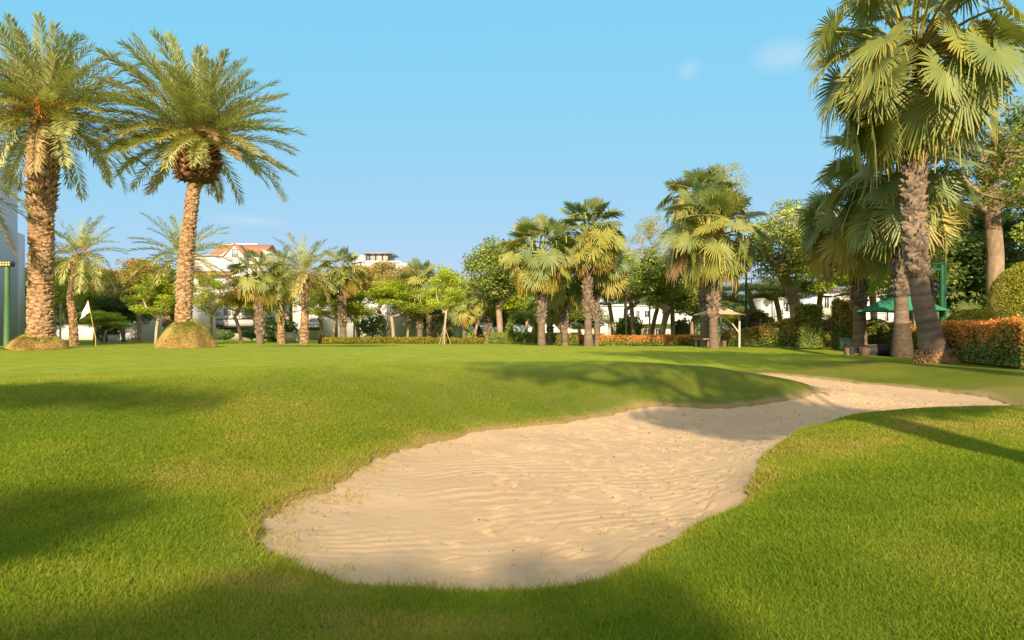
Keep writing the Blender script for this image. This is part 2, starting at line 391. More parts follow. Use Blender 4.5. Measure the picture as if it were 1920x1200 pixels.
# bunker floor and its rim
for a in [(-1.9, 6.4, -.44), (-1.5, 5.2, -.46), (-0.35, 4.0, -.46), (0.6, 4.25, -.48), (-.6, 5.6, -.53), (0.8, 6, -.54), (-.4, 7.5, -.5), (1.2, 8, -.53), (.3, 9.6, -.46), (2.6, 9, -.54), (2.2, 12, -.48),
          (4, 11.6, -.52), (3.6, 13.7, -.46), (5.6, 13.2, -.5), (7.4, 13.4, -.5), (8.4, 13.0, -.48), (7.8, 15, -.45), (8.4, 16.5, -.40), (7.6, 18.0, -.36), (7.4, 19.6, -.34), (9.2, 14.2, -.46),
          (7.5, 12.3, -.44), (8.8, 12.5, -.42), (6.1, 12.0, -.44), (4.0, 9.9, -.46), (2.7, 7.9, -.48), (1.9, 6.0, -.48)]:
    cx(*a)
for a in [(0, 1.2, -.15), (-5, 1, -.15), (5, 1, -.12), (0, -6, -.1), (-12, -4, -.1), (12, -4, -.08), (-14, 5, .05), (-15, 9, .2), (14, 6, 0), (16, 11, 0), (-25, 12, .25), (25, 14, 0),
          (30, 30, 0), (-35, 30, 0.1), (-30, 50, 0), (0, 60, 0), (30, 50, 0), (0, 75, 0), (-50, 70, 0), (50, 70, 0)]:
    cx(*a)
ctrl = np.array(ctrl)
def tps_fit(Pn, lam=0.02):
    n = len(Pn); X = Pn[:, :2]
    d2 = ((X[:, None] - X[None]) ** 2).sum(-1)
    K = 0.5 * d2 * np.log(d2 + 1e-12); K[np.arange(n), np.arange(n)] = lam
    A = np.zeros((n + 3, n + 3)); A[:n, :n] = K; A[:n, n] = 1; A[:n, n + 1:] = X; A[n, :n] = 1; A[n + 1:, :n] = X.T
    b = np.zeros(n + 3); b[:n] = Pn[:, 2]
    return np.linalg.solve(A, b)
TW = tps_fit(ctrl)
def base_z(x, y):
    x = np.asarray(x, float); y = np.asarray(y, float); sh = x.shape
    x = x.ravel(); y = y.ravel(); out = np.zeros(len(x))
    for i in range(0, len(x), 40000):
        xx = x[i:i + 40000]; yy = y[i:i + 40000]
        d2 = (xx[:, None] - ctrl[None, :, 0]) ** 2 + (yy[:, None] - ctrl[None, :, 1]) ** 2
        out[i:i + 40000] = (0.5 * d2 * np.log(d2 + 1e-12)) @ TW[:len(ctrl)] + TW[-3] + TW[-2] * xx + TW[-1] * yy
    r = np.hypot(x, y - 25)
    w = np.clip((75 - r) / 35.0, 0, 1); w = w * w * (3 - 2 * w)
    return (out * w).reshape(sh)

def edge_pt(px, py, z): 
    d = F * (H - z) / (py - HZ); return ((px - 960) / F * d, d)
OUT = [edge_pt(*a) for a in [(507, 1015, -.45), (512, 985, -.45), (560, 948, -.45), (610, 925, -.45), (650, 897, -.45), (705, 868, -.46), (770, 843, -.46), (850, 825, -.46), (950, 808, -.46),
                             (1050, 797, -.46), (1150, 783, -.46), (1200, 772, -.46), (1300, 767, -.46), (1420, 762, -.46), (1500, 758, -.47), (1545, 750, -.46)]]
OUT += [(6.95, 15.0), (6.8, 16.1), (6.6, 17.3), (6.6, 18.6), (6.9, 19.8), (7.5, 20.6)]
OUT += [edge_pt(*a) for a in [(1450, 707, -.32), (1500, 710, -.33), (1560, 715, -.35), (1620, 722, -.38), (1700, 728, -.38), (1780, 738, -.40), (1850, 750, -.42), (1905, 763, -.42)]]
OUT += [(9.7, 12.2), (8.9, 12.1), (7.6, 12.0), (6.5, 11.7), (5.6, 11.1)]
OUT += [edge_pt(*a) for a in [(1575, 801, -.38), (1520, 819, -.41), (1470, 843, -.43), (1436, 866, -.44), (1412, 892, -.45), (1396, 925, -.46)]]
OUT += [edge_pt(*a) for a in [(1378, 965, -.46), (1325, 1008, -.47), (1240, 1048, -.47), (1150, 1080, -.47), (1050, 1104, -.47), (950, 1116, -.46), (850, 1122, -.46), (720, 1120, -.46), (640, 1110, -.46), (560, 1088, -.46), (512, 1055, -.45)]]
def catmull(p, k=4):
    p = np.array(p); n = len(p); out = []
    for i in range(n):
        a, b, c, d = p[i - 1], p[i], p[(i + 1) % n], p[(i + 2) % n]
        for t in np.arange(k) / k:
            out.append(0.5 * (2 * b + (c - a) * t + (2 * a - 5 * b + 4 * c - d) * t * t + (3 * b - a - 3 * c + d) * t ** 3))
    return np.array(out)
POLY = catmull(OUT)

rs = np.random.default_rng(5)
def vnoise(x, y, scale, seed=0):
    """smooth value noise in 0..1"""
    r = np.random.default_rng(seed + 77); T = r.random((256, 256))
    u = np.asarray(x) * scale + 1000.3; v = np.asarray(y) * scale + 1000.7
    i = np.floor(u).astype(int); j = np.floor(v).astype(int); fu = u - i; fv = v - j
    fu = fu * fu * (3 - 2 * fu); fv = fv * fv * (3 - 2 * fv)
    a = T[i % 256, j % 256]; b = T[(i + 1) % 256, j % 256]; c = T[i % 256, (j + 1) % 256]; d = T[(i + 1) % 256, (j + 1) % 256]
    return (a * (1 - fu) + b * fu) * (1 - fv) + (c * (1 - fu) + d * fu) * fv

def sdist(x, y, noisy=True):
    """signed distance to the bunker outline, negative on the sand; far away it is only a large number"""
    x = np.asarray(x, float); y = np.asarray(y, float); sh = x.shape
    x = x.ravel(); y = y.ravel(); out = np.full(len(x), 5.0)
    sel = np.where((x > -3.6) & (x < 11.6) & (y > 3) & (y < 22.5))[0]
    A = POLY; B = np.roll(POLY, -1, 0); D = B - A; L2 = (D ** 2).sum(1) + 1e-12
    for k in range(0, len(sel), 20000):
        s = sel[k:k + 20000]; p = np.stack([x[s], y[s]], -1)
        w = p[:, None] - A[None]
        t = np.clip((w * D[None]).sum(-1) / L2[None], 0, 1)
        q = w - t[..., None] * D[None]
        dist = np.sqrt((q ** 2).sum(-1).min(1))
        cond = (A[None, :, 1] > p[:, None, 1]) != (B[None, :, 1] > p[:, None, 1])
        xi = A[None, :, 0] + (p[:, None, 1] - A[None, :, 1]) / (B[None, :, 1] - A[None, :, 1] + 1e-12) * D[None, :, 0]
        ins = ((cond & (p[:, None, 0] < xi)).sum(1) % 2) == 1
        out[s] = np.where(ins, -dist, dist)
    if noisy:
        out += 0.11 * (vnoise(x, y, 1.3, 1) - 0.5) + 0.12 * (vnoise(x, y, 4.0, 2) - 0.5) + 0.06 * (vnoise(x, y, 11.0, 3) - 0.5)
    return out.reshape(sh)
def sstep(v, a, b):
    t = np.clip((v - a) / (b - a), 0, 1); return t * t * (3 - 2 * t)

def mounds(x, y):
    """the two heaps of turf round the feet of the big date palms"""
    z = np.zeros_like(x)
    return z
def grass_z(x, y, sd=None):
    z = base_z(x, y)
    if sd is None: sd = sdist(x, y)
    lip = 0.055 * sstep(sd, -0.01, 0.09) * (1 - 0.7 * sstep(sd, 0.3, 1.2)) - 0.07 * (1 - sstep(sd, -0.10, 0.02))
    und = 0.03 * (vnoise(x, y, 0.9, 9) - 0.5) + 0.012 * (vnoise(x, y, 3.1, 10) - 0.5)
    return z + lip + und * sstep(sd, 0.0, 0.4)

def axis(lo, hi, a, b, fine, grow=1.12):
    v = list(np.arange(a, b, fine)); s = fine; q = a
    left = []
    while q > lo:
        s *= grow; q -= s; left.append(q)
    s = fine; q = v[-1]; right = []
    while q < hi:
        s *= grow; q += s; right.append(q)
    return np.array(left[::-1] + v + right)
gx = axis(-700, 700, -3.6, 11.4, 0.05, 1.06); gy = axis(-60, 1500, 2.4, 21.5, 0.05, 1.06)
X, Y = np.meshgrid(gx, gy)
SD = sdist(X, Y)
Z = grass_z(X, Y, SD)
nx = len(gx); ny = len(gy)
ii = (np.arange(ny - 1)[:, None] * nx + np.arange(nx - 1)[None]).ravel()
Q = np.stack([ii, ii + 1, ii + nx + 1, ii + nx], -1)
g = G(); g.add(np.stack([X, Y, Z], -1).reshape(-1, 3), Q, 0.5)

m, nt, b = new_mat('lawn')
tc = nt.nodes.new('ShaderNodeTexCoord')
ob = tc.outputs['Object']
n1 = noise(nt, 0.35, 3, 0.5, ob); n2 = noise(nt, 2.2, 4, 0.6, ob); n3 = noise(nt, 40.0, 4, 0.7, ob); n4 = noise(nt, 150.0, 3, 0.7, ob)
c1 = ramp(nt, [(0.3, (0.12, 0.175, 0.008)), (0.5, (0.18, 0.225, 0.012)), (0.68, (0.26, 0.26, 0.025))], n1.outputs['Fac'])
c2 = mixc(nt, maprange(nt, n2.outputs['Fac'], 0.48, 0.70, 0, 0.65), c1.outputs[0], (0.27, 0.25, 0.06))
c3 = mixc(nt, maprange(nt, n3.outputs['Fac'], 0.35, 0.7, 0.55, 0.0), c2, (0.05, 0.09, 0.008))
c4 = mixc(nt, maprange(nt, n4.outputs['Fac'], 0.5, 0.75, 0.0, 0.4), c3, (0.26, 0.28, 0.05))
c4 = mixc(nt, attr(nt, 'mown'), c4, mixc(nt, maprange(nt, n2.outputs['Fac'], .35, .65), (0.235, 0.335, 0.016), (0.35, 0.395, 0.035)))
c5 = mixc(nt, attr(nt, 'dry'), c4, (0.36, 0.27, 0.12))
nt.links.new(c5, b.inputs['Base Color'])
b.inputs['Roughness'].default_value = 0.9; b.inputs['Specular IOR Level'].default_value = 0.15
ad = nt.nodes.new('ShaderNodeMath'); ad.operation = 'ADD'
nt.links.new(n3.outputs['Fac'], ad.inputs[0]); nt.links.new(n4.outputs['Fac'], ad.inputs[1])
bump(nt, b, ad.outputs[0], 0.75, 0.03)
M['lawn'] = m
dry = (1 - sstep(SD, 0.02, 0.36)) * (0.55 + 0.7 * vnoise(X, Y, 5, 21))
dry = np.clip(dry + 0.35 * sstep(vnoise(X, Y, 0.8, 22) * (1 - sstep(SD, 0.3, 1.6)), 0.45, 0.8), 0, 1)
def mown_mask(x, y, sd):
    rim = np.interp(x, [-30, -9, -6.5, -5.3, -3.9, -1.5, 1.6, 3.3, 6, 12], [9, 9, 8.9, 9.7, 10.9, 12.4, 14.8, 15.9, 20.5, 24])
    m_ = sstep(y - rim + 1.6 * (vnoise(x, y, .6, 61) - .5) + .6 * (vnoise(x, y, 2.0, 63) - .5), -1.0, 2.0)
    return m_ * sstep(sd, .4, 2.0) * (.8 + .2 * vnoise(x, y, .7, 62))
mown = mown_mask(X, Y, SD)
lawn = g.build('lawn', M['lawn'], smooth=True, extra={'dry': dry.ravel(), 'mown': mown.ravel()})
tag(lawn, 'rolling bright green lawn of the golf course around the sand bunker', 'lawn', kind='structure')

# the sand
sx = np.arange(-2.9, 10.6, 0.026); sy = np.arange(3.4, 21.4, 0.026)
X, Y = np.meshgrid(sx, sy); SDs = sdist(X, Y)
Zb = base_z(X, Y)
wob = 1.1 * vnoise(X, Y, 0.55, 31) + 0.45 * vnoise(X, Y, 1.6, 32) + 0.14 * vnoise(X, Y, 5.0, 39)
cu = Y - 0.35 * (X + 0.3) + 0.16 * np.maximum(0, -X - 0.2) ** 2
ph = (cu + 0.45 * wob) * 2 * np.pi / (0.19)
saw = np.sin(ph + 0.55 * np.sin(ph))
near = 1 - sstep(Y, 7.2, 10.0)
amp = 0.0038 * (0.1 + 1.5 * sstep(vnoise(X * .6, Y * 1.6, 1.5, 33), .2, .85)) * near * sstep(-SDs, 0.1, 0.6)
# footprints and rake scars, mostly on the right side
pits = np.zeros_like(X)
rp = np.random.default_rng(8)
npit = 3600
for k in range(npit):
    a, b2 = rp.uniform(-0.6, 9.5), rp.uniform(4.3, 19.5)
    if rp.random() > 0.15 + 0.85 * (1 / (1 + math.exp(-(a - 0.4) * 2))): continue
    i0 = np.searchsorted(sx, a - .3); i1 = np.searchsorted(sx, a + .3); j0 = np.searchsorted(sy, b2 - .3); j1 = np.searchsorted(sy, b2 + .3)
    if i1 - i0 < 4 or j1 - j0 < 4: continue
    xx = X[j0:j1, i0:i1] - a; yy = Y[j0:j1, i0:i1] - b2
    th = rp.normal(0.9, 0.35); u = xx * math.cos(th) + yy * math.sin(th); v = -xx * math.sin(th) + yy * math.cos(th)
    L = rp.uniform(.04, .12); Wd = rp.uniform(.024, .036)
    e = (u / L) ** 2 + (v / Wd) ** 2; e2 = (u / L) ** 2 + ((v + 1.6 * Wd) / Wd) ** 2
    pits[j0:j1, i0:i1] += rp.uniform(.012, .034) * (-np.exp(-e) + 0.7 * np.exp(-e2))
fine = 0.007 * (vnoise(X, Y, 6.0, 34) - .5) + 0.005 * (vnoise(X, Y, 14.0, 35) - .5) + 0.003 * (vnoise(X, Y, 26.0, 37) - .5) + 0.02 * (vnoise(X, Y, 1.5, 36) - 0.5)
Zs = Zb + (saw * amp + fine + pits * sstep(-SDs, 0.05, 0.3)) + 0.05 * sstep(SDs, -0.5, 0.0) * 0.3 - 0.16 * sstep(SDs, 0.04, 0.22)
keep = SDs < 0.25
nx = len(sx); ny = len(sy)
ok = keep[:-1, :-1] & keep[1:, :-1] & keep[:-1, 1:] & keep[1:, 1:]
ii = (np.arange(ny - 1)[:, None] * nx + np.arange(nx - 1)[None])[ok]
Q = np.stack([ii, ii + 1, ii + nx + 1, ii + nx], -1)
used = np.unique(Q); remap = np.full(nx * ny, -1); remap[used] = np.arange(len(used))
g = G(); g.add(np.stack([X, Y, Zs], -1).reshape(-1, 3)[used], remap[Q], 0.5)
m, nt, b = new_mat('bunker sand')
tc = nt.nodes.new('ShaderNodeTexCoord'); ob = tc.outputs['Object']
n1 = noise(nt, 0.8, 4, 0.6, ob); n2 = noise(nt, 90, 4, 0.7, ob); n3 = noise(nt, 12, 4, 0.6, ob)
c1 = ramp(nt, [(0.3, (0.52, 0.375, 0.23)), (0.7, (0.59, 0.44, 0.275))], n1.outputs['Fac'])
c2 = mixc(nt, maprange(nt, n2.outputs['Fac'], 0.3, 0.6, 0.35, 0), c1.outputs[0], (0.44, 0.31, 0.18))
c3 = mixc(nt, maprange(nt, n3.outputs['Fac'], 0.58, 0.8, 0, 0.35), c2, (0.50, 0.36, 0.22))
nt.links.new(c3, b.inputs['Base Color']); b.inputs['Roughness'].default_value = 0.95; b.inputs['Specular IOR Level'].default_value = 0.1
ad = nt.nodes.new('ShaderNodeMath'); ad.operation = 'ADD'
nt.links.new(n2.outputs['Fac'], ad.inputs[0]); nt.links.new(n3.outputs['Fac'], ad.inputs[1])
bump(nt, b, ad.outputs[0], 0.6, 0.02)
sand = g.build('sand', m, smooth=True)
tag(sand, 'raked tan bunker sand with ripples and footprints', 'sand', kind='structure')

def gz(x, y):
    return float(grass_z(np.array([x]), np.array([y]))[0])

# grass blades round the bunker, where the turf is near enough to show them
def grass_blades():
    r = np.random.default_rng(11)
    N = 1500000
    # denser where the ground is close to where one stands
    rad = 1.7 + 12.5 * r.random(N) ** 1.15
    ang = r.uniform(-1.02, 1.02, N)
    x = rad * np.sin(ang); y = rad * np.cos(ang)
    sd = sdist(x, y)
    keep = (sd > 0.0) | ((sd > -0.40) & (r.random(N) < 0.45 * np.exp(sd / .16) * np.where(x < .3, 1.9 * (vnoise(x, y, 5, 51) > .42), (vnoise(x, y, 4, 51) > 0.5) * (1 - .6 * sstep(x, 0, 2)))))
    keep &= (sd > 0.10) | (r.random(N) < 0.5)
    keep &= r.random(N) > np.maximum(.97 * mown_mask(x, y, sd), .85 * sstep(rad, 8.5, 14.2))
    x, y, sd, rad = x[keep], y[keep], sd[keep], rad[keep]
    z = grass_z(x, y, sd)
    sel = sd < 0.02
    if sel.any(): z[sel] = base_z(x[sel], y[sel])
    n = len(x)
    h = (0.010 + 0.013 * r.random(n)) * (0.75 + 0.7 * vnoise(x, y, 2.5, 52)) * (1 + 0.05 * rad) * (1 - .45 * sstep(rad, 6.5, 12.5))
    tall = r.random(n) < 0.012; h[tall] *= 1.9
    edge = (sd < 0.25) & (r.random(n) < 0.35); h[edge] *= 1.9
    weed = (sd < .12) & (x < -.3) & (y < 5.0) & (r.random(n) < .10); h[weed] *= 2.4
    w = 0.0011 + 0.00062 * rad
    a = r.uniform(0, 2 * np.pi, n); lean = r.uniform(0.2, 1.5, n) * h; la = r.uniform(0, 2 * np.pi, n)
    p = np.stack([x, y, z - 0.004], -1); wv = np.stack([np.cos(a) * w, np.sin(a) * w, np.zeros(n)], -1)
    tip = p + np.stack([np.cos(la) * lean, np.sin(la) * lean, h], -1)
    V = np.stack([p - wv, p + wv, tip], 1).reshape(-1, 3)
    t = 0.22 + 0.42 * vnoise(x, y, 1.2, 53) + 0.42 * vnoise(x, y, .45, 55) + 0.17 * r.standard_normal(n)
    t -= 0.32 * sstep(vnoise(x, y, 1.7, 54), .6, .8) * r.random(n)
    up_ = mown_mask(x, y, sd); t = t * (1 - .75 * up_) + .26 * up_ * (.7 + .6 * r.random(n))
    dryp = np.clip(1 - sd / 0.4, 0, 1) * (r.random(n) < 0.55); t = t * (1 - dryp) + 0.08 * dryp
    t = np.clip(t, 0.0, 1)
    g = G(); g.add(V, np.arange(3 * n).reshape(-1, 3), np.repeat(t, 3))
    o = g.build('grass', M['blade'])
    tag(o, 'short mown grass blades on the banks around the sand', 'grass', kind='stuff')
grass_blades()

# small dark crumbs lying on the sand
def crumbs():
    r = np.random.default_rng(14); g = G()
    n = 1300
    x = r.uniform(-1.8, 9.5, n * 3); y = r.uniform(4.2, 19, n * 3); sd = sdist(x, y)
    kp = (sd < -0.08) & (r.random(n * 3) < 0.2 + 0.8 / (1 + np.exp(-(x - 1.0) * 2)))
    x, y = x[kp][:n], y[kp][:n]; z = base_z(x, y)
    for a, b2, c in zip(x, y, z):
        s = r.uniform(.004, .012); v = r.standard_normal((6, 3)) * .2 + np.array([(1, 0, 0), (-1, 0, 0), (0, 1, 0), (0, -1, 0), (0, 0, .7), (0, 0, -.7)])
        g.add(v * s + [a, b2, c + s * .4 + 0.004], [(0, 2, 4), (2, 1, 4), (1, 3, 4), (3, 0, 4), (2, 0, 5), (1, 2, 5), (3, 1, 5), (0, 3, 5)], r.random())
    tag(g.build('debris', M['stone']), 'tiny dark crumbs of soil scattered over the sand', 'debris', kind='stuff')
crumbs()

def litter():
    r = np.random.default_rng(15); g = G(); n = 110
    x = r.uniform(-6, 8, n); y = r.uniform(2.4, 15, n); sd = sdist(x, y); z = grass_z(x, y, sd)
    for a, b2, c, s_ in zip(x, y, z, sd):
        if s_ < -.1 and r.random() < .6: continue
        L = r.uniform(.008, .024); W_ = L * r.uniform(.3, .5); th = r.uniform(0, 6.28); u = np.array([math.cos(th), math.sin(th), r.normal(0, .25)]); v = np.array([-math.sin(th), math.cos(th), r.normal(0, .3)])
        p = np.array([a, b2, c + (.022 if s_ > 0 else .062 - .05)])
        g.add([p - u * L, p - v * W_, p + u * L, p + v * W_ + [0, 0, .005]], [(0, 1, 2, 3)], r.random())
    tag(g.build('litter', M['leaf_litter']), 'small dry fallen leaves scattered over the lawn and sand', 'fallen leaves', kind='stuff')
M['leaf_litter'] = leaf_mat('dry fallen leaf', [(0.0, (0.12, 0.06, 0.03)), (1.0, (0.42, 0.27, 0.10))], .1, .8, .2)
litter()

# ------------------------------------------------------------------ palms
def norm(v): return v / (np.linalg.norm(v, axis=-1, keepdims=True) + 1e-9)

def fan_leaf(g, base, az, el, Lp, R, rng, nseg, drop, droop, tint, roll, pet_r=0.03, span=2.55):
    ca, sa = math.cos(az), math.sin(az)
    out = np.array([ca, sa, 0.0]); up = np.array([0, 0, 1.0])
    ks = np.linspace(0, 1, 6); pts = [np.array(base, float)]
    for k in range(1, 6):
        e = el - drop * 0.45 * (ks[k]) ** 2
        pts.append(pts[-1] + (out * math.cos(e) + up * math.sin(e)) * Lp / 5)
    pts = np.array(pts)
    g.tube(pts, np.linspace(pet_r * 1.5, pet_r * .7, 6), 4, 0.22 + 0.1 * rng.random(), cap=False)
    e = el - drop
    d = out * math.cos(e) + up * math.sin(e)
    nrm = -out * math.sin(e) + up * math.cos(e)
    side = np.cross(nrm, d)
    nrm, side = nrm * math.cos(roll) + side * math.sin(roll), side * math.cos(roll) - nrm * math.sin(roll)
    th = np.linspace(-span, span, nseg); hw = (th[1] - th[0]) / 2
    rr = np.array([0.05, 0.5, 0.78, 1.0]) * R
    wf = np.array([1.0, 0.98, 0.62, 0.06])
    col = np.array([-1.0, 0.0, 1.0])
    segR = (1 - 0.22 * (np.abs(th) / span) ** 2) * (1 + 0.05 * rng.standard_normal(nseg))
    bend = rng.normal(0, 0.05, nseg)
    T = th[:, None, None] + hw * wf[None, :, None] * col[None, None, :] + (bend[:, None] * np.array([0, 0, .4, 1.0])[None])[..., None]
    RR = rr[None, :, None] * segR[:, None, None] * np.ones((1, 1, 3))
    fold = hw * 0.85
    zl = np.where(col[None, None, :] == 0, 0.5, -0.5) * fold * RR * wf[None, :, None]
    cup = 0.16 * (np.abs(T) / span) ** 2 * RR
    zl = zl + cup
    Vt = base_end = pts[-1]
    V = Vt + RR[..., None] * (np.cos(T)[..., None] * d + np.sin(T)[..., None] * side) + zl[..., None] * nrm
    s = np.clip((rr / R - 0.42) / 0.58, 0, 1)
    dr = droop * R * (1 + 0.5 * rng.standard_normal(nseg).clip(-1, 2))
    hinge = rng.random(nseg) < 0.06 + 0.2 * droop
    V[..., 2] -= dr[:, None, None] * (s[None, :, None] ** 2)
    V[hinge, 3, :, 2] -= 0.32 * R
    V[hinge, 3, :, :2] = V[hinge, 3, :, :2] * .45 + V[hinge, 2, :, :2] * .55
    idx = np.arange(nseg * 12).reshape(nseg, 4, 3)
    Qf = np.stack([idx[:, :-1, :-1], idx[:, :-1, 1:], idx[:, 1:, 1:], idx[:, 1:, :-1]], -1).reshape(-1, 4)
    tv = tint + 0.07 * rng.standard_normal((nseg, 1, 1)) - np.array([-.02, 0, 0.06, 0.16])[None, :, None] - np.array([0, 0, 0, 1.0])[None, :, None] * (rng.random((nseg, 1, 1)) < .3) * .35 + np.zeros((nseg, 4, 3))
    g.add(V.reshape(-1, 3), Qf, np.clip(tv, 0.02, 1).ravel())

def fan_crown(n, Rc, seed, nseg=30, e_hi=86, e_lo=-48, yellow=0.25):
    n = int(n * 1.25)
    rng = np.random.default_rng(seed); g = G()
    for k in range(n):
        a = (k + 0.5) / n
        el = math.radians(e_hi + (e_lo - e_hi) * a ** 0.85 + rng.normal(0, 6))
        az = k * 2.39996 + rng.normal(0, 0.18)
        Lp = Rc * (0.62 + 0.06 * rng.standard_normal()) * (1.0 - 0.12 * a)
        R = Rc * 0.38 * (1 + 0.08 * rng.standard_normal()) * (0.8 if k < 3 else 1.0)
        t = 0.74 - 0.30 * a + 0.17 * rng.standard_normal()
        if a > 1 - yellow: t -= 0.24 * rng.random()
        if yellow <= .1: t = max(t, .40 + .12 * rng.random())
        drop = math.radians(rng.uniform(-8, 28) + 52 * min(1, a * 2.0)) * (1 - 0.30 * max(0, a - .6) * 2)
        base = (0.09 * Rc * math.cos(az) * .7, 0.09 * Rc * math.sin(az) * .7, -0.18 * Rc * a)
        fan_leaf(g, base, az, el, Lp, R, rng, nseg, drop, rng.uniform(0.02, 0.20), t, rng.normal(0, .4), 0.012 * Rc)
    return g

def stalks(n, L, seed, g=None):
    rng = np.random.default_rng(seed); g = g or G()
    for k in range(n):
        az = rng.uniform(0, 6.28); el = math.radians(rng.uniform(0, 40)); p = np.array([0, 0, -0.1]); pts = [p]
        for j in range(5):
            e = el - j * 0.4; p = p + np.array([math.cos(az) * math.cos(e), math.sin(az) * math.cos(e), math.sin(e)]) * L / 5; pts.append(p)
        g.tube(np.array(pts), np.linspace(.02, .008, 6) * L, 4, rng.random())
        for j in range(14):
            q = pts[rng.integers(2, 6)] + rng.normal(0, .03 * L, 3)
            v = np.array([rng.normal(0, .14), rng.normal(0, .14), -rng.uniform(.15, .4)]) * L
            g.tube(np.array([q, q + v * .5, q + v]), [.009 * L, .008 * L, .004 * L], 3, rng.random(), cap=False)
    return g

def frond(g, base, az, el, L, curv, rng, nl, leaf, w, tint, twist=0.0):
    K = 14; s = np.linspace(0, 1, K)
    e = el - curv * s ** 1.25
    azs = az + twist * s
    D = np.stack([np.cos(azs) * np.cos(e), np.sin(azs) * np.cos(e), np.sin(e)], -1)
    pts = np.array(base) + np.concatenate([[[0, 0, 0]], np.cumsum(D[:-1] * L / (K - 1), 0)])
    g.tube(pts, np.linspace(.022, .004, K) * L / 3, 3, 0.2, cap=False)
    sj = np.tile(np.linspace(0.13, 0.995, nl), 2) + rng.normal(0, .004, 2 * nl); sgn = np.repeat([-1.0, 1.0], nl)
    sj = np.clip(sj, 0, 1)
    f = sj * (K - 1); i = np.minimum(f.astype(int), K - 2); fr = (f - i)[:, None]
    p = pts[i] * (1 - fr) + pts[i + 1] * fr; fw = D[i]
    side = np.stack([-np.sin(azs[i]), np.cos(azs[i]), np.zeros(len(i))], -1); upn = np.cross(fw, side); upn *= np.sign(upn[:, 2:3] + 1e-6)
    al = np.radians(58 - 30 * sj + rng.normal(0, 7, len(sj))); be = np.radians(rng.uniform(-8, 52, len(sj)))
    dv = fw * np.cos(al)[:, None] + (side * sgn[:, None] * np.cos(be)[:, None] + upn * np.sin(be)[:, None]) * np.sin(al)[:, None]
    ll = leaf * L * (0.45 + 0.75 * np.sin(np.pi * (0.12 + 0.75 * sj)) ** 0.8) * (1 + .1 * rng.standard_normal(len(sj)))
    ll *= np.where(sj > .93, .7, 1)
    wv = norm(np.cross(dv, upn)) * w * L
    tip = p + dv * ll[:, None]; tip[:, 2] -= 0.10 * ll
    mid = p + dv * (ll * .4)[:, None]
    V = np.stack([p, mid - wv, tip, mid + wv], 1)
    V[:, 1, 2] += 0.2 * w * L; V[:, 3, 2] -= 0.2 * w * L
    idx = np.arange(len(sj) * 4).reshape(-1, 4)
    g.add(V.reshape(-1, 3), idx, np.repeat(np.clip(tint + 0.08 * rng.standard_normal(len(sj)), 0, 1), 4))

def date_crown(n, L, seed, nl=34, e_hi=86, e_lo=-35, curv=(35, 75), leaf=0.15, w=0.0045, power=0.8, sparse=0.0, az0=0.0):
    rng = np.random.default_rng(seed); g = G()
    for k in range(n):
        a = (k + .5) / n
        el = math.radians(e_hi + (e_lo - e_hi) * a ** power + rng.normal(0, 5))
        az = az0 + k * 2.39996 + rng.normal(0, .2)
        c = math.radians(rng.uniform(*curv)) * (0.6 + .6 * a)
        LL = L * (1 + .08 * rng.standard_normal()) * (0.78 if k < 4 else 1.0)
        base = (0.05 * L * math.cos(az), 0.05 * L * math.sin(az), -0.10 * L * a)
        t = 0.62 - 0.22 * a + .15 * rng.standard_normal()
        if a > .88 and rng.random() < .35: t = .05
        frond(g, base, az, el, LL, c, rng, nl, leaf, w, t, rng.normal(0, .25))
    return g

def smooth_path(pts, n):
    pts = np.array(pts, float); t = np.linspace(0, 1, len(pts)); q = np.linspace(0, 1, n)
    L = np.concatenate([[0], np.cumsum(np.linalg.norm(np.diff(pts[:, :3], axis=0), axis=1))]); L /= L[-1]
    out = np.stack([np.interp(q, L, pts[:, k]) for k in range(pts.shape[1])], -1)
    for _ in range(2): out[1:-1] = .25 * out[:-2] + .5 * out[1:-1] + .25 * out[2:]
    return out

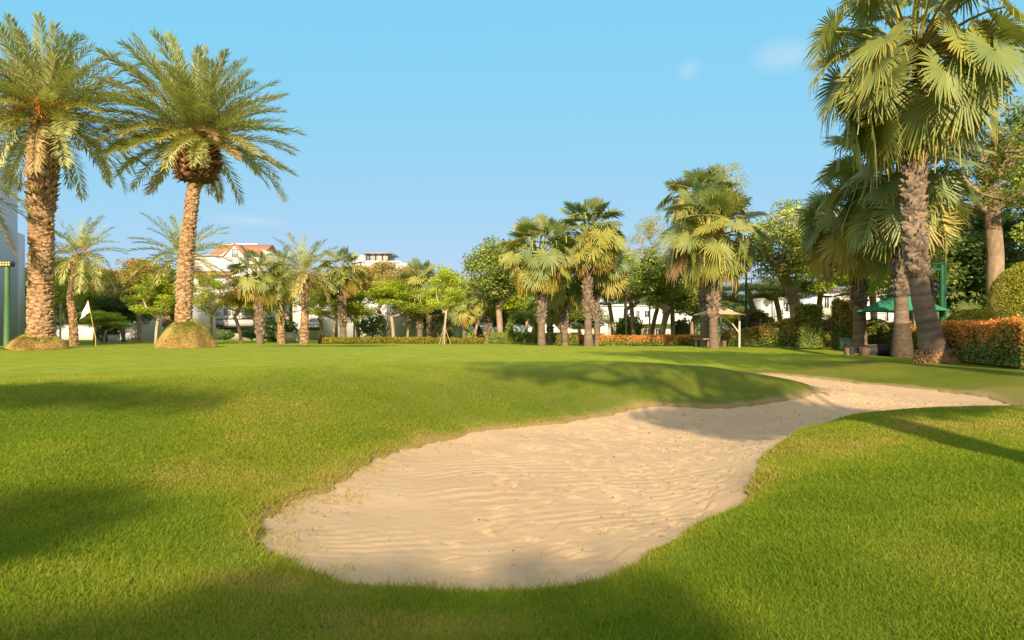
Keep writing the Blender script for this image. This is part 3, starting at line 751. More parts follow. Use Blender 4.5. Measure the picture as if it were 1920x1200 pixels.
def boots(g, path, s0, s1, row, per, w, out, rise, length, rng, tint=(.4, .7), skew=0.0, wtip=.5, jit=.12, rj=.15):
    """rings of cut leaf bases up a trunk; path rows are x, y, z, radius"""
    L = np.concatenate([[0], np.cumsum(np.linalg.norm(np.diff(path[:, :3], axis=0), axis=1))]); T = L[-1]
    nrow = max(1, int((s1 - s0) * T / row)); rows = s0 * T + (np.arange(nrow) + .5) * row
    k = np.repeat(rows, per) + rng.normal(0, row * rj, nrow * per)
    ph = (np.tile(np.arange(per), nrow) + np.repeat(np.arange(nrow) * .5, per)) * 2 * np.pi / per + rng.normal(0, jit, nrow * per)
    c = np.stack([np.interp(k, L, path[:, j]) for j in range(4)], -1); r = c[:, 3:4]; c = c[:, :3]
    e = np.stack([np.cos(ph), np.sin(ph), 0 * ph], -1); t = np.stack([-np.sin(ph), np.cos(ph), 0 * ph], -1); u = np.array([0, 0, 1.0])
    n = len(k); sc = (1 + .18 * rng.standard_normal((n, 1))).clip(.5, 1.6)
    W = w * sc / 2; O = out * (1 + .3 * rng.standard_normal((n, 1))).clip(.2, 2)
    sk = (skew * np.where(rng.random((n, 1)) < .5, -1, 1)) if skew else 0.0
    if skew: sk = skew * np.where((np.arange(n) % 2 == 0), -1, 1)[:, None]
    bl = c + e * r * .95 - t * W; br = c + e * r * .95 + t * W
    ol = c + e * (r + O) - t * W * wtip + u * rise * sc + t * sk; orr = c + e * (r + O) + t * W * wtip + u * rise * sc + t * sk
    tl = c + e * r * .95 - t * W * .8 + u * length * sc + t * sk * .4; tr = c + e * r * .95 + t * W * .8 + u * length * sc + t * sk * .4
    V = np.stack([bl, br, ol, orr, tl, tr], 1).reshape(-1, 3); b = np.arange(n)[:, None] * 6
    tt = rng.uniform(*tint, n); tt = np.stack([tt - .18, tt - .18, tt + .12, tt + .12, tt - .2, tt - .2], -1).ravel().clip(0, 1)
    g.add(V, np.concatenate([b + [0, 1, 3, 2], b + [2, 3, 5, 4]]), tt)
    g.add(V, np.concatenate([b + [0, 2, 4], b + [1, 5, 3]]), tt)

def palm_origin(px, py, d):
    p = P(px, py, d); return p

def place_root(name, label, cat, px, d, group=None, z=None):
    x = (px - 960) / F * d
    zz = gz(x, d) if z is None else z
    return thing(name, label, cat, (x, d, zz - 0.02), 0, group), np.array([x, d, zz - 0.02])

def trunk_path(pts, d, origin, n=40):
    """pts rows: photograph column, row, width in pixels; returned relative to origin"""
    out = [list(P(px, py, d) - origin) + [w / 2 * d / F] for px, py, w in pts]
    p = smooth_path(out, n)
    if p[0, 2] > -0.05: p[0, 2] = min(p[0, 2], -0.05)
    return p

def with_flare(path, rng, rings=0.0):
    g = path.copy()
    if rings: g[:, 3] *= 1 + rings * np.sin(np.arange(len(g)) * 2.1) + rings * .5 * rng.standard_normal(len(g))
    return g

def fan_palm(label, px, d, trunk, Rc, crown_at, seed, group, nseg=30, nleaf=34, boot_from=.35, dark=False, root=False, near=False, yellow=.25, e_lo=-48, fruit=False, z=None, stretch=1.0):
    rng = np.random.default_rng(seed)
    t, o = place_root('fan_palm', label, 'palm tree', px, d, group, z)
    path = trunk_path(trunk, d, o, 90 if near else 40)
    g = G(); p2 = with_flare(path, rng, .012 if near else .01)
    tn_ = .5 + .12 * rng.standard_normal(len(p2))
    if 'stained' in label: tn_[:int(len(p2) * .26)] = .05 + .1 * rng.random(int(len(p2) * .26))
    g.tube(p2[:, :3], p2[:, 3], 20 if near else 12, np.clip(tn_, 0, 1), rough=.012, rng=rng)
    tr = g.build('trunk', M['ring_bark'], t, smooth=True)
    if boot_from < 1:
        g2 = G(); rad = path[-1, 3]
        boots(g2, path, boot_from, .99, .17, 9, rad * 1.05, .075 + rad * .12, .17, .24, rng, (.25, .95), skew=rad * .55, wtip=.3)
        boots(g2, path, min(boot_from + .12, .9), .99, .3, 6, rad * .8, .17, .22, .2, rng, (.3, 1.0), skew=rad * .3, wtip=.3, jit=.3)
        g2.build('leaf_base_stubs', M['fan_bark'], t)
    if root:
        g3 = G(); pr = path[:int(len(path) * root)].copy(); pr[:, 3] *= np.linspace(1.28, 1.10, len(pr))
        g3.tube(pr[:, :3], pr[:, 3], 26, .55, cap=False, rough=.05, rng=rng)
        boots(g3, pr, 0, 1, .05, 46, .035, .02, .02, .06, rng, (.2, .9), jit=.3)
        g3.build('root_skirt', M['root'], t)
    c = P(crown_at[0], crown_at[1], d) - o if crown_at else path[-1, :3]
    cg = fan_crown(nleaf, Rc, seed + 1, nseg, yellow=yellow, e_lo=e_lo)
    cr = cg.build('crown', M['fan_shaded'] if dark else M['fan'], t); cr.location = c; cr.scale = (1, 1, stretch)
    if fruit:
        s = stalks(7, Rc * .38, seed + 3).build('flower_stalks', M['fruit'], t); s.location = c + np.array([0, 0, .05 * Rc])
    return t

def date_palm(label, px, d, trunk, L, crown_at, seed, group, nl=34, n=55, near=False, e_lo=-35, curv=(35, 75), fruit=0, z=None, ball=None, leaf=.15, w=.0085, spiky=None):
    rng = np.random.default_rng(seed)
    t, o = place_root('date_palm', label, 'palm tree', px, d, group, z)
    path = trunk_path(trunk, d, o, 80 if near else 36)
    g = G(); g.tube(path[:, :3], path[:, 3] * .96, 18 if near else 10, .3, rough=.02, rng=rng)
    rad = np.mean(path[:, 3])
    top = ball[0] if ball else (spiky if spiky else 1.0)
    if near:
        boots(g, path, 0.0, top, .075, 13, rad * .62, .045, .05, .10, rng, (.45, .9), wtip=.5, jit=.25, rj=.4)
        if spiky: boots(g, path, spiky - .03, 1.0, .09, 14, rad * .34, .12, .18, .12, rng, (.35, .9), wtip=.35)
    else:
        boots(g, path, 0.0, 1.0, .12, 8, rad * .85, .045, .06, .14, rng, (.4, .9), wtip=.5, jit=.3, rj=.4)
    g.build('trunk', M['date_bark'], t)
    if ball:
        g2 = G(); pb = path[int(len(path) * ball[0]):].copy()
        q = np.linspace(0, 1, len(pb)); pb[:, 3] = ball[1] * (0.60 + .40 * np.sin(np.pi * (.12 + .80 * q)))
        g2.tube(pb[:, :3], pb[:, 3] * .9, 14, .2, rough=.04, rng=rng)
        for off in (0, .33, .66): boots(g2, pb, 0, 1, .11, 16, .12, .12, .10, .06, rng, (.15, .95), wtip=.6, jit=.35)
        boots(g2, pb, 0, .25, .1, 12, .10, .16, -.10, .05, rng, (.15, .7), wtip=.5, jit=.4)
        g2.build('cut_leaf_bases', M['date_dark'], t)
    elif not near:
        g2 = G(); pb = path[int(len(path) * .86):].copy(); pb[:, 3] *= 1.25
        boots(g2, pb, 0, 1, .09, 10, rad * .6, .10, .14, .08, rng, (.2, .9), wtip=.5); g2.build('cut_leaf_bases', M['date_dark'], t)
    c = P(crown_at[0], crown_at[1], d) - o
    cr = date_crown(n, L, seed + 1, nl, e_lo=e_lo, curv=curv, leaf=leaf, w=w).build('crown', M['date'], t); cr.location = c
    if fruit:
        s = stalks(fruit * (2 if near else 1), L * .34, seed + 3).build('fruit_stalks', M['fruit'], t); s.location = c + np.array([0.1, -.16 * L, .10 * L])
    return t

DP = 'date palms on the lawn'; FP = 'fan palms on the lawn'
# two big date palms on the left
date_palm('tall date palm with orange fruit stalks beside the grey wall', 74, 22,
          [(76, 660, 50.4), (78, 640, 43.7), (76, 560, 39.5), (78, 470, 38.6), (77, 400, 38.6), (80, 340, 43.7), (84, 270, 43.7), (88, 225, 38.6)], 2.95, (88, 212), 101, DP,
          nl=64, n=112, near=True, e_lo=-24, curv=(22, 60), fruit=8, spiky=.62, leaf=.135, w=.0060)
date_palm('tall date palm with a collar of cut brown leaf bases on the larger turf heap', 345, 24,
          [(345, 665, 38), (344, 610, 27.4), (347, 530, 25.1), (352, 450, 22.8), (361, 370, 20.5), (366, 345, 22.8), (372, 270, 27.4)], 3.12, (374, 250), 202, DP,
          nl=64, n=122, near=True, e_lo=-16, ball=(.815, .72), leaf=.13, w=.0062, curv=(20, 50))
# turf heaps round their feet
def turf_heap(px, d, r, h, seed, label):
    rng = np.random.default_rng(seed); x = (px - 960) / F * d; z0 = gz(x, d) - .05
    t = thing('turf_mound', label, 'mound', (x, d, z0), 0, 'turf heaps at the feet of the date palms')
    g = G(); nr, na = 22, 64
    q = np.linspace(0, 1, nr)[:, None]; a = np.linspace(0, 2 * np.pi, na, endpoint=False)[None]
    rr = r * (0.02 + .98 * q) * (1 + .07 * np.sin(a * 3 + 1) + .04 * np.sin(a * 7))
    zz = h * (1 - q ** 2.3) * (1 + .1 * np.sin(a * 2 + 2) * q) + 0 * a
    xx = rr * np.cos(a); yy = rr * np.sin(a)
    zz = zz + .30 * h * (vnoise(xx + seed, yy, 2.6, seed) - .5) + .12 * h * (vnoise(xx + seed, yy, 11, seed) - .5)
    V = np.stack([xx, yy, zz], -1); i = np.arange(nr - 1)[:, None] * na; j = np.arange(na)[None]; k = (j + 1) % na
    g.add(V.reshape(-1, 3), np.stack([i + j, i + na + j, i + na + k, i + k], -1).reshape(-1, 4), np.clip(.35 + .5 * (zz / h) + .1 * rng.standard_normal(zz.shape), 0, 1).ravel())
    g.build('soil', M['heap'], t, smooth=True)
    # dry and green tufts over it
    n = 16000; qq = rng.random(n) ** .55; aa = rng.uniform(0, 2 * np.pi, n)
    R_ = r * qq * (1 + .07 * np.sin(aa * 3 + 1) + .04 * np.sin(aa * 7)); zt = h * (1 - qq ** 2.3) * (1 + .1 * np.sin(aa * 2 + 2) * qq)
    p = np.stack([R_ * np.cos(aa), R_ * np.sin(aa), zt], -1); hh = rng.uniform(.03, .085, n)
    th = rng.uniform(0, 6.28, n); wv = np.stack([np.cos(th), np.sin(th), 0 * th], -1) * .008
    tip = p + np.stack([np.cos(aa) * hh * .8 + rng.normal(0, .02, n), np.sin(aa) * hh * .8 + rng.normal(0, .02, n), hh * rng.uniform(-.3, 1, n)], -1)
    tn = np.where(zt / h + .35 * (vnoise(p[:, 0], p[:, 1], 2.5, seed + 5) - .5) > .62, rng.uniform(.25, .8, n), rng.uniform(0.0, .22, n))
    g = G(); g.add(np.stack([p - wv, p + wv, tip], 1).reshape(-1, 3), np.arange(3 * n).reshape(-1, 3), np.repeat(tn, 3)); g.build('turf', M['heap_blade'], t)
M['heap'] = tint_mat('dry turf soil', [(0.0, (0.24, 0.15, 0.05)), (0.45, (0.38, 0.26, 0.09)), (0.75, (0.32, 0.29, 0.08)), (1.0, (0.20, 0.25, 0.04))], .95, 10, .8, .06, .35)
M['heap_blade'] = leaf_mat('dry turf blade', [(0.0, (0.34, 0.21, 0.07)), (0.2, (0.48, 0.36, 0.13)), (0.4, (0.30, 0.30, 0.06)), (1.0, (0.16, 0.22, 0.03))], .3, .7, .2)
turf_heap(70, 22, .86, .55, 3, 'low grassy heap around the foot of the date palm beside the grey wall')
turf_heap(347, 24, .98, .98, 4, 'high dry heap of turf around the foot of the collared date palm')

# smaller date palms behind
date_palm('leaning small date palm standing between the two big date palms', 138, 46, [(139, 650, 14.5), (137, 600, 12.5), (132, 560, 11.2), (138, 515, 9.9), (147, 478, 11.2)], 3.0, (149, 474), 31, DP, nl=30, n=46, fruit=2)
date_palm('small date palm half hidden behind the trunk of the collared date palm', 343, 50, [(343, 650, 14.5), (343, 480, 11.9)], 3.7, (343, 476), 32, DP, nl=30, n=46)
date_palm('small date palm with drooping crown, left of the fork of two date palms', 526, 54, [(528, 650, 13.2), (526, 560, 10.6), (524, 520, 11.2)], 3.0, (524, 515), 33, DP, nl=30, n=46, e_lo=-45, curv=(50, 90))
date_palm('small upright date palm just right of the drooping one, before the grey wall', 570, 51, [(570, 652, 15.2), (572, 580, 13.2), (571, 510, 11.9)], 2.9, (571, 503), 34, DP, nl=30, n=44, curv=(30, 60))
date_palm('date palm whose frond tips hang in at the top left edge of the photo', -105, 20, [(-105, 660, 50), (-108, 330, 45)], 2.4, (-108, 330), 35, DP, nl=34, n=34, near=False)

# mid-distance fan palms, left to right
fan_palm('fan palm with yellowing leaves left of the collared date palm', 318, 52, [(319, 650, 19.1), (316, 590, 17.4), (312, 550, 13.9)], 2.0, (312, 546), 41, FP, nseg=22, nleaf=24, yellow=.6)
fan_palm('fan palm in front of the tile roofed villa, left of the drooping date palm', 488, 52, [(488, 650, 14.8), (487, 600, 13.1), (484, 530, 10.4)], 2.3, (482, 515), 42, FP, nseg=22, nleaf=26, boot_from=.15)
fan_palm('fan palm with thick scaly trunk in front of the grey wall', 643, 55, [(644, 655, 15.7), (643, 615, 12.2), (640, 560, 12.2), (641, 520, 11.3)], 2.25, (641, 508), 43, FP, nseg=24, nleaf=27, boot_from=.3, root=.07)
fan_palm('fan palm standing alone before the golden hedge', 788, 58, [(788, 652, 13.9), (787, 620, 10.4), (787, 570, 11.3), (787, 540, 10.4)], 2.3, (787, 530), 44, FP, nseg=24, nleaf=30, boot_from=.3, root=.07)
fan_palm('short fan palm among the trees right of the thin staked tree', 868, 70, [(868, 648, 14), (868, 590, 12)], 2.1, (866, 572), 45, FP, nseg=20, nleaf=26)
fan_palm('low fan palm at the dark gap in the trees, below the short one', 840, 72, [(842, 648, 12), (842, 612, 12)], 1.8, (840, 606), 46, FP, nseg=20, nleaf=22, dark=True)
fan_palm('slim fan palm just left of the big pair of fan palms', 915, 62, [(915, 650, 13.9), (915, 620, 11.3), (918, 575, 9.57), (918, 565, 9.57)], 2.15, (918, 548), 47, FP, nseg=22, nleaf=28, boot_from=.25)
fan_palm('small fan palm close behind the left palm of the big pair', 948, 66, [(950, 650, 11), (950, 575, 10)], 1.8, (950, 562), 48, FP, nseg=20, nleaf=22)
# the central pair and their dark companions
fan_palm('left palm of the big central pair, its lower leaves yellow', 1015, 44, [(1016, 655, 17.4), (1015, 605, 12.2), (1016, 570, 12.2), (1013, 525, 11.3)], 2.75, (1010, 474), 51, FP, nseg=34, nleaf=44, boot_from=.35, root=.08, yellow=.5, fruit=True, e_lo=-52)
fan_palm('right and taller palm of the big central pair, with orange stalks', 1103, 45, [(1104, 655, 21.8), (1103, 620, 13.9), (1102, 570, 13.1), (1101, 500, 12.2)], 2.75, (1102, 438), 52, FP, nseg=34, nleaf=44, boot_from=.35, root=.07, yellow=.5, fruit=True, e_lo=-52)
fan_palm('shaded fan palm between the trunks of the central pair, the one nearer the middle', 1059, 49, [(1060, 652, 13.1), (1058, 600, 9.57), (1058, 540, 9.57)], 2.3, (1060, 518), 53, FP, nseg=24, nleaf=28, boot_from=.3, dark=True)
fan_palm('shaded fan palm between the trunks of the central pair, close beside the left one', 1032, 52, [(1032, 652, 11.3), (1031, 610, 8.7), (1031, 580, 7.83)], 2.0, (1031, 566), 54, FP, nseg=22, nleaf=24, boot_from=.3, dark=True)
fan_palm('fan palm tucked against the right side of the central pair', 1121, 48, [(1121, 652, 13.9), (1119, 600, 9.57), (1117, 520, 8.7)], 2.5, (1128, 490), 55, FP, nseg=26, nleaf=32, boot_from=.35, dark=True)
# the pair by the tan umbrella
fan_palm('broad fan palm whose thick ringed trunk stands before the tan umbrella', 1340, 33.3, [(1340, 668, 20.9), (1338, 620, 16.5), (1337, 560, 15.7), (1334, 520, 14.8)], 2.72, (1334, 436), 61, FP, nseg=44, nleaf=50, boot_from=.45, yellow=.3, fruit=True, near=True, e_lo=-50)
fan_palm('taller fan palm close behind the broad one at the tan umbrella', 1322, 39, [(1322, 655, 17.4), (1320, 600, 14.8), (1318, 520, 13.1), (1312, 400, 12.2)], 2.35, (1308, 378), 62, FP, nseg=36, nleaf=38, boot_from=.2, near=True)
# right hand group
fan_palm('fan palm behind the log bench, trunk passing the edge of the green umbrella', 1612, 32, [(1613, 662, 26.1), (1612, 610, 23.5), (1610, 560, 21.8), (1612, 480, 20.9)], 2.8, (1596, 420), 63, FP, nseg=40, nleaf=40, boot_from=.42, near=True, yellow=.45)
fan_palm('fan palm with a dark stained trunk foot right of the log bench', 1690, 28, [(1692, 675, 41.8), (1691, 640, 34.8), (1690, 590, 24.4), (1690, 540, 22.6), (1688, 470, 21.8), (1688, 400, 22.6)], 3.35, (1684, 330), 64, FP, nseg=48, nleaf=44, boot_from=.42, near=True, dark=True, yellow=.3)
fan_palm('tallest leaning fan palm with root skirt by the orange hedge', 1756, 23, [(1760, 688, 71.3), (1752, 660, 53.9), (1742, 620, 39.1), (1728, 560, 34.8), (1716, 480, 33.1), (1712, 400, 31.3), (1716, 300, 31.3), (1718, 230, 31.3)], 3.75, (1712, 88), 65, FP, nseg=60, nleaf=56,
         boot_from=.36, near=True, root=.085, fruit=True, yellow=.10, dark=False, e_lo=-56)
fan_palm('small fan palm beyond the clipped golden dome and the green signal mast', 1800, 40, [(1800, 640, 14), (1800, 600, 12)], 2.2, (1805, 560), 66, FP, nseg=26, nleaf=30)

# ------------------------------------------------------------------ broad-leaved trees
def leaves(g, centres, n_per, spread, size, rng, tint, flat=1.0, up=0.5, jt=.16, tip=None):
    c = np.repeat(np.asarray(centres), n_per, 0); n = len(c)
    o = rng.standard_normal((n, 3)); o /= np.maximum(1.0, np.linalg.norm(o, axis=1, keepdims=True) / 1.7)
    o = o * spread; o[:, 2] *= flat
    p = c + o
    nr = norm(rng.standard_normal((n, 3)) + np.array([0, 0, up * 2.5])); a = norm(np.cross(nr, rng.standard_normal((n, 3)))); b = np.cross(nr, a)
    s = size * (0.65 + .7 * rng.random((n, 1)))
    V = np.stack([p - a * s, p - b * s * .55, p + a * s, p + b * s * .55], 1).reshape(-1, 3)
    ct = np.repeat(np.asarray(tint), n_per) if np.ndim(tint) else tint
    t = ct + jt * rng.standard_normal(n)
    if tip: t = np.where((o[:, 2] > spread * flat * .2) & (rng.random(n) < tip), rng.uniform(.84, 1, n), np.minimum(t, .8))
    g.add(V, np.arange(4 * n).reshape(-1, 4), np.repeat(np.clip(t, 0, 1), 4))

def skeleton(targets, trunk_pts, r0, rng, power=.42, bendy=.12, start=.5):
    """joins every leaf clump to the nearest limb, then sizes the limbs by what they carry"""
    nodes = [np.array(p, float) for p in trunk_pts]; par = [-1] + list(range(len(nodes) - 1))
    first = int(len(nodes) * start); top = nodes[-1]
    order = np.argsort(np.linalg.norm(targets - top, axis=1))
    cnt = [0.0] * len(nodes); ends = []
    for k in order:
        T = targets[k]; N = np.array(nodes[first:])
        dd = np.linalg.norm(N - T, axis=1) + 1.2 * np.maximum(0, N[:, 2] - T[2] + .1)
        j = int(np.argmin(dd)) + first; A = nodes[j]; m = 2 if dd[j - first] > .5 else 1; prev = j
        for q in range(1, m + 1):
            f = q / m; p = A + (T - A) * f; p = p + rng.normal(0, bendy * .3, 3) * (1 if q < m else 0); p[2] -= 0.10 * math.sin(math.pi * f) * np.linalg.norm(T - A)
            nodes.append(p); par.append(prev); cnt.append(0.0); prev = len(nodes) - 1
        cnt[prev] += 1
    for i in range(len(nodes) - 1, 0, -1): cnt[par[i]] += cnt[i]
    tot = max(cnt[0], 1); rad = [r0 * (c / tot) ** power if c > 0 else r0 * .3 for c in cnt]
    return nodes, par, rad

def limb_mesh(g, nodes, par, rad, rng, sides=6, flare=1.25):
    N = np.array(nodes); R = np.array(rad); idx = [i for i in range(1, len(N))]
    a = np.linspace(0, 2 * np.pi, sides, endpoint=False)
    for i in idx:
        p = par[i]; A, B = N[p], N[i]; d = B - A; L = np.linalg.norm(d)
        if L < 1e-4: continue
        ra, rb = min(R[p], R[i] * 1.35), R[i]
        if p == 0: ra = R[0] * flare
        ref = np.array([1., 0, 0]) if abs(d[0]) < .7 * L else np.array([0, 1., 0])
        u = np.cross(d, ref); u /= np.linalg.norm(u); w = np.cross(d, u) / L
        ring = np.cos(a)[:, None] * u + np.sin(a)[:, None] * w
        V = np.concatenate([A - d * .04 + ring * ra, B + d * .03 + ring * rb]); j = np.arange(sides); k = (j + 1) % sides
        g.add(V, np.stack([j, k, sides + k, sides + j], -1), np.clip(.5 + .15 * rng.standard_normal(), 0, 1))

def tree_mesh(kind, seed, trunk=None, h=None, w=None, name='leafy_tree', r0=None, clumps=None, per=None, leaf=None, mat=None, bark=None):
    """a tree about h tall and w wide standing at the origin, as an Empty with trunk and crown"""
    rng = np.random.default_rng(seed)
    if kind == 'lime':
        h = h or 5.2; w = w or 4.6; nt_ = clumps or 46; fork = .38
        tiers = np.array([.62, .74, .86, .96]); k = rng.integers(0, 4, nt_); rmax = np.array([.5, .5, .38, .22])[k] * w
        q = np.sqrt(rng.random(nt_)); a = rng.uniform(0, 6.28, nt_)
        T = np.stack([q * rmax * np.cos(a), q * rmax * np.sin(a), tiers[k] * h + rng.normal(0, .06, nt_) * h + .05 * h * q], -1)
        sp, fl, sz, n, mt, bk, up, tip = .46, .36, .085, per or 230, 'lime', 'pale_bark', .9, None
    elif kind == 'olive':
        h = h or 6.5; w = w or 5.5; nt_ = clumps or 60; fork = .32
        q = rng.random(nt_) ** .45; a = rng.uniform(0, 6.28, nt_); v = rng.uniform(-.1, 1, nt_) * np.pi / 2
        T = np.stack([q * np.cos(v) * w / 2 * np.cos(a), q * np.cos(v) * w / 2 * np.sin(a), h * .60 + h * .38 * q * np.sin(v)], -1)
        sp, fl, sz, n, mt, bk, up, tip = .50, .40, .07, per or 230, 'olive', 'bark', .5, .22
    elif kind == 'green':
        h = h or 8; w = w or 4.5; nt_ = clumps or 70; fork = .3
        q = rng.random(nt_) ** .4; a = rng.uniform(0, 6.28, nt_); v = np.arccos(rng.uniform(-1, 1, nt_))
        T = np.stack([q * np.sin(v) * w / 2 * np.cos(a), q * np.sin(v) * w / 2 * np.sin(a), h * .71 + h * .28 * q * np.cos(v)], -1)
        sp, fl, sz, n, mt, bk, up, tip = .42, .8, .10, per or 170, 'green', 'bark', .4, None
    elif kind == 'dark':
        h = h or 8; w = w or 7; nt_ = clumps or 90; fork = .22
        q = rng.random(nt_) ** .35; a = rng.uniform(0, 6.28, nt_); v = np.arccos(rng.uniform(-1, 1, nt_))
        T = np.stack([q * np.sin(v) * w / 2 * np.cos(a), q * np.sin(v) * w / 2 * np.sin(a), h * .64 + h * .34 * q * np.cos(v)], -1)
        sp, fl, sz, n, mt, bk, up, tip = .52, .7, .11, per or 190, 'dark', 'bark', .5, None
    elif kind == 'feather':
        h = h or 7.5; w = w or 5; nt_ = clumps or 50; fork = .5
        q = np.sqrt(rng.random(nt_)); a = rng.uniform(0, 6.28, nt_)
        T = np.stack([q * w / 2 * np.cos(a), q * w / 2 * np.sin(a), h * (.98 - .20 * q ** 1.5) - rng.random(nt_) * .17 * h], -1)
        sp, fl, sz, n, mt, bk, up, tip = .50, .22, .065, per or 230, 'yellowgreen', 'bark', .8, None
    elif kind == 'sparse':
        h = h or 9; w = w or 6; nt_ = clumps or 60; fork = .42
        q = rng.random(nt_) ** .4; a = rng.uniform(0, 6.28, nt_); v = rng.uniform(0.0, 1, nt_) * np.pi / 2
        T = np.stack([q * np.cos(v) * w / 2 * np.cos(a), q * np.cos(v) * w / 2 * np.sin(a), h * .62 + h * .36 * q * np.sin(v)], -1)
        r0 = r0 or .013 * h; sp, fl, sz, n, mt, bk, up, tip = .42, .3, .06, per or 110, 'yellow', 'pale_bark', .8, None
    if trunk is None:
        lean = rng.normal(0, .05, 2); trunk = [(lean[0] * h * t ** 2, lean[1] * h * t ** 2, h * fork * t * 1.25 - (.1 if t == 0 else 0)) for t in np.linspace(0, 1, 7)]
    t = thing(name, 'x', 'tree')
    nodes, par, rad = skeleton(T, trunk, r0 or .025 * h, rng)
    g = G(); limb_mesh(g, nodes, par, rad, rng, 10 if r0 and r0 > .15 else 6); g.build('trunk', M[bark or bk], t, smooth=True)
    cl = rng.normal(.5, .16, nt_)
    g = G(); leaves(g, T, n, (sp if not leaf else sp), leaf or sz, rng, cl, fl, up, tip=tip)
    g.build('crown', M[mat or mt], t)
    return t, h, w
M['yellowgreen'] = leaf_mat('feathery yellow green leaf', [(0.0, (0.117, 0.156, 0.0325)), (0.5, (0.247, 0.286, 0.0585)), (1.0, (0.416, 0.429, 0.091))], .4, .5)

protos = {}
for kind, seeds in (('lime', (1, 2, 3)), ('olive', (4, 5, 6)), ('green', (7, 8, 9)), ('dark', (10, 11)), ('feather', (12, 13, 14)), ('sparse', (15,))):
    protos[kind] = [[*tree_mesh(kind, s), False] for s in seeds]
cnt_k = {}
GT = 'broad-leaved trees around the lawn'
def put_tree(kind, px, d, top, wpx, label, rz=None, base=648, ground=0.0):
    i = cnt_k.get(kind, 0); cnt_k[kind] = i + 1
    pr = protos[kind][i % len(protos[kind])]; root, h, w = pr[0], pr[1], pr[2]
    wpx = wpx * 1.22; x = (px - 960) / F * d; z = base_z(np.array([x]), np.array([float(d)]))[0] - .02
    top_z = H - (top - HZ) / F * d
    sz = (top_z - z) / h; sxy = (wpx / F * d) / w
    rot = (i * 1.7 + d) if rz is None else rz
    if not pr[3]:
        pr[3] = True; root.location = (x, d, z); root.rotation_euler = (0, 0, rot); root.scale = (sxy, sxy, sz); root['label'] = label; root['group'] = GT
        return root
    return dup(root, (x, d, z), rot, (sxy, sxy, sz), label, GT)

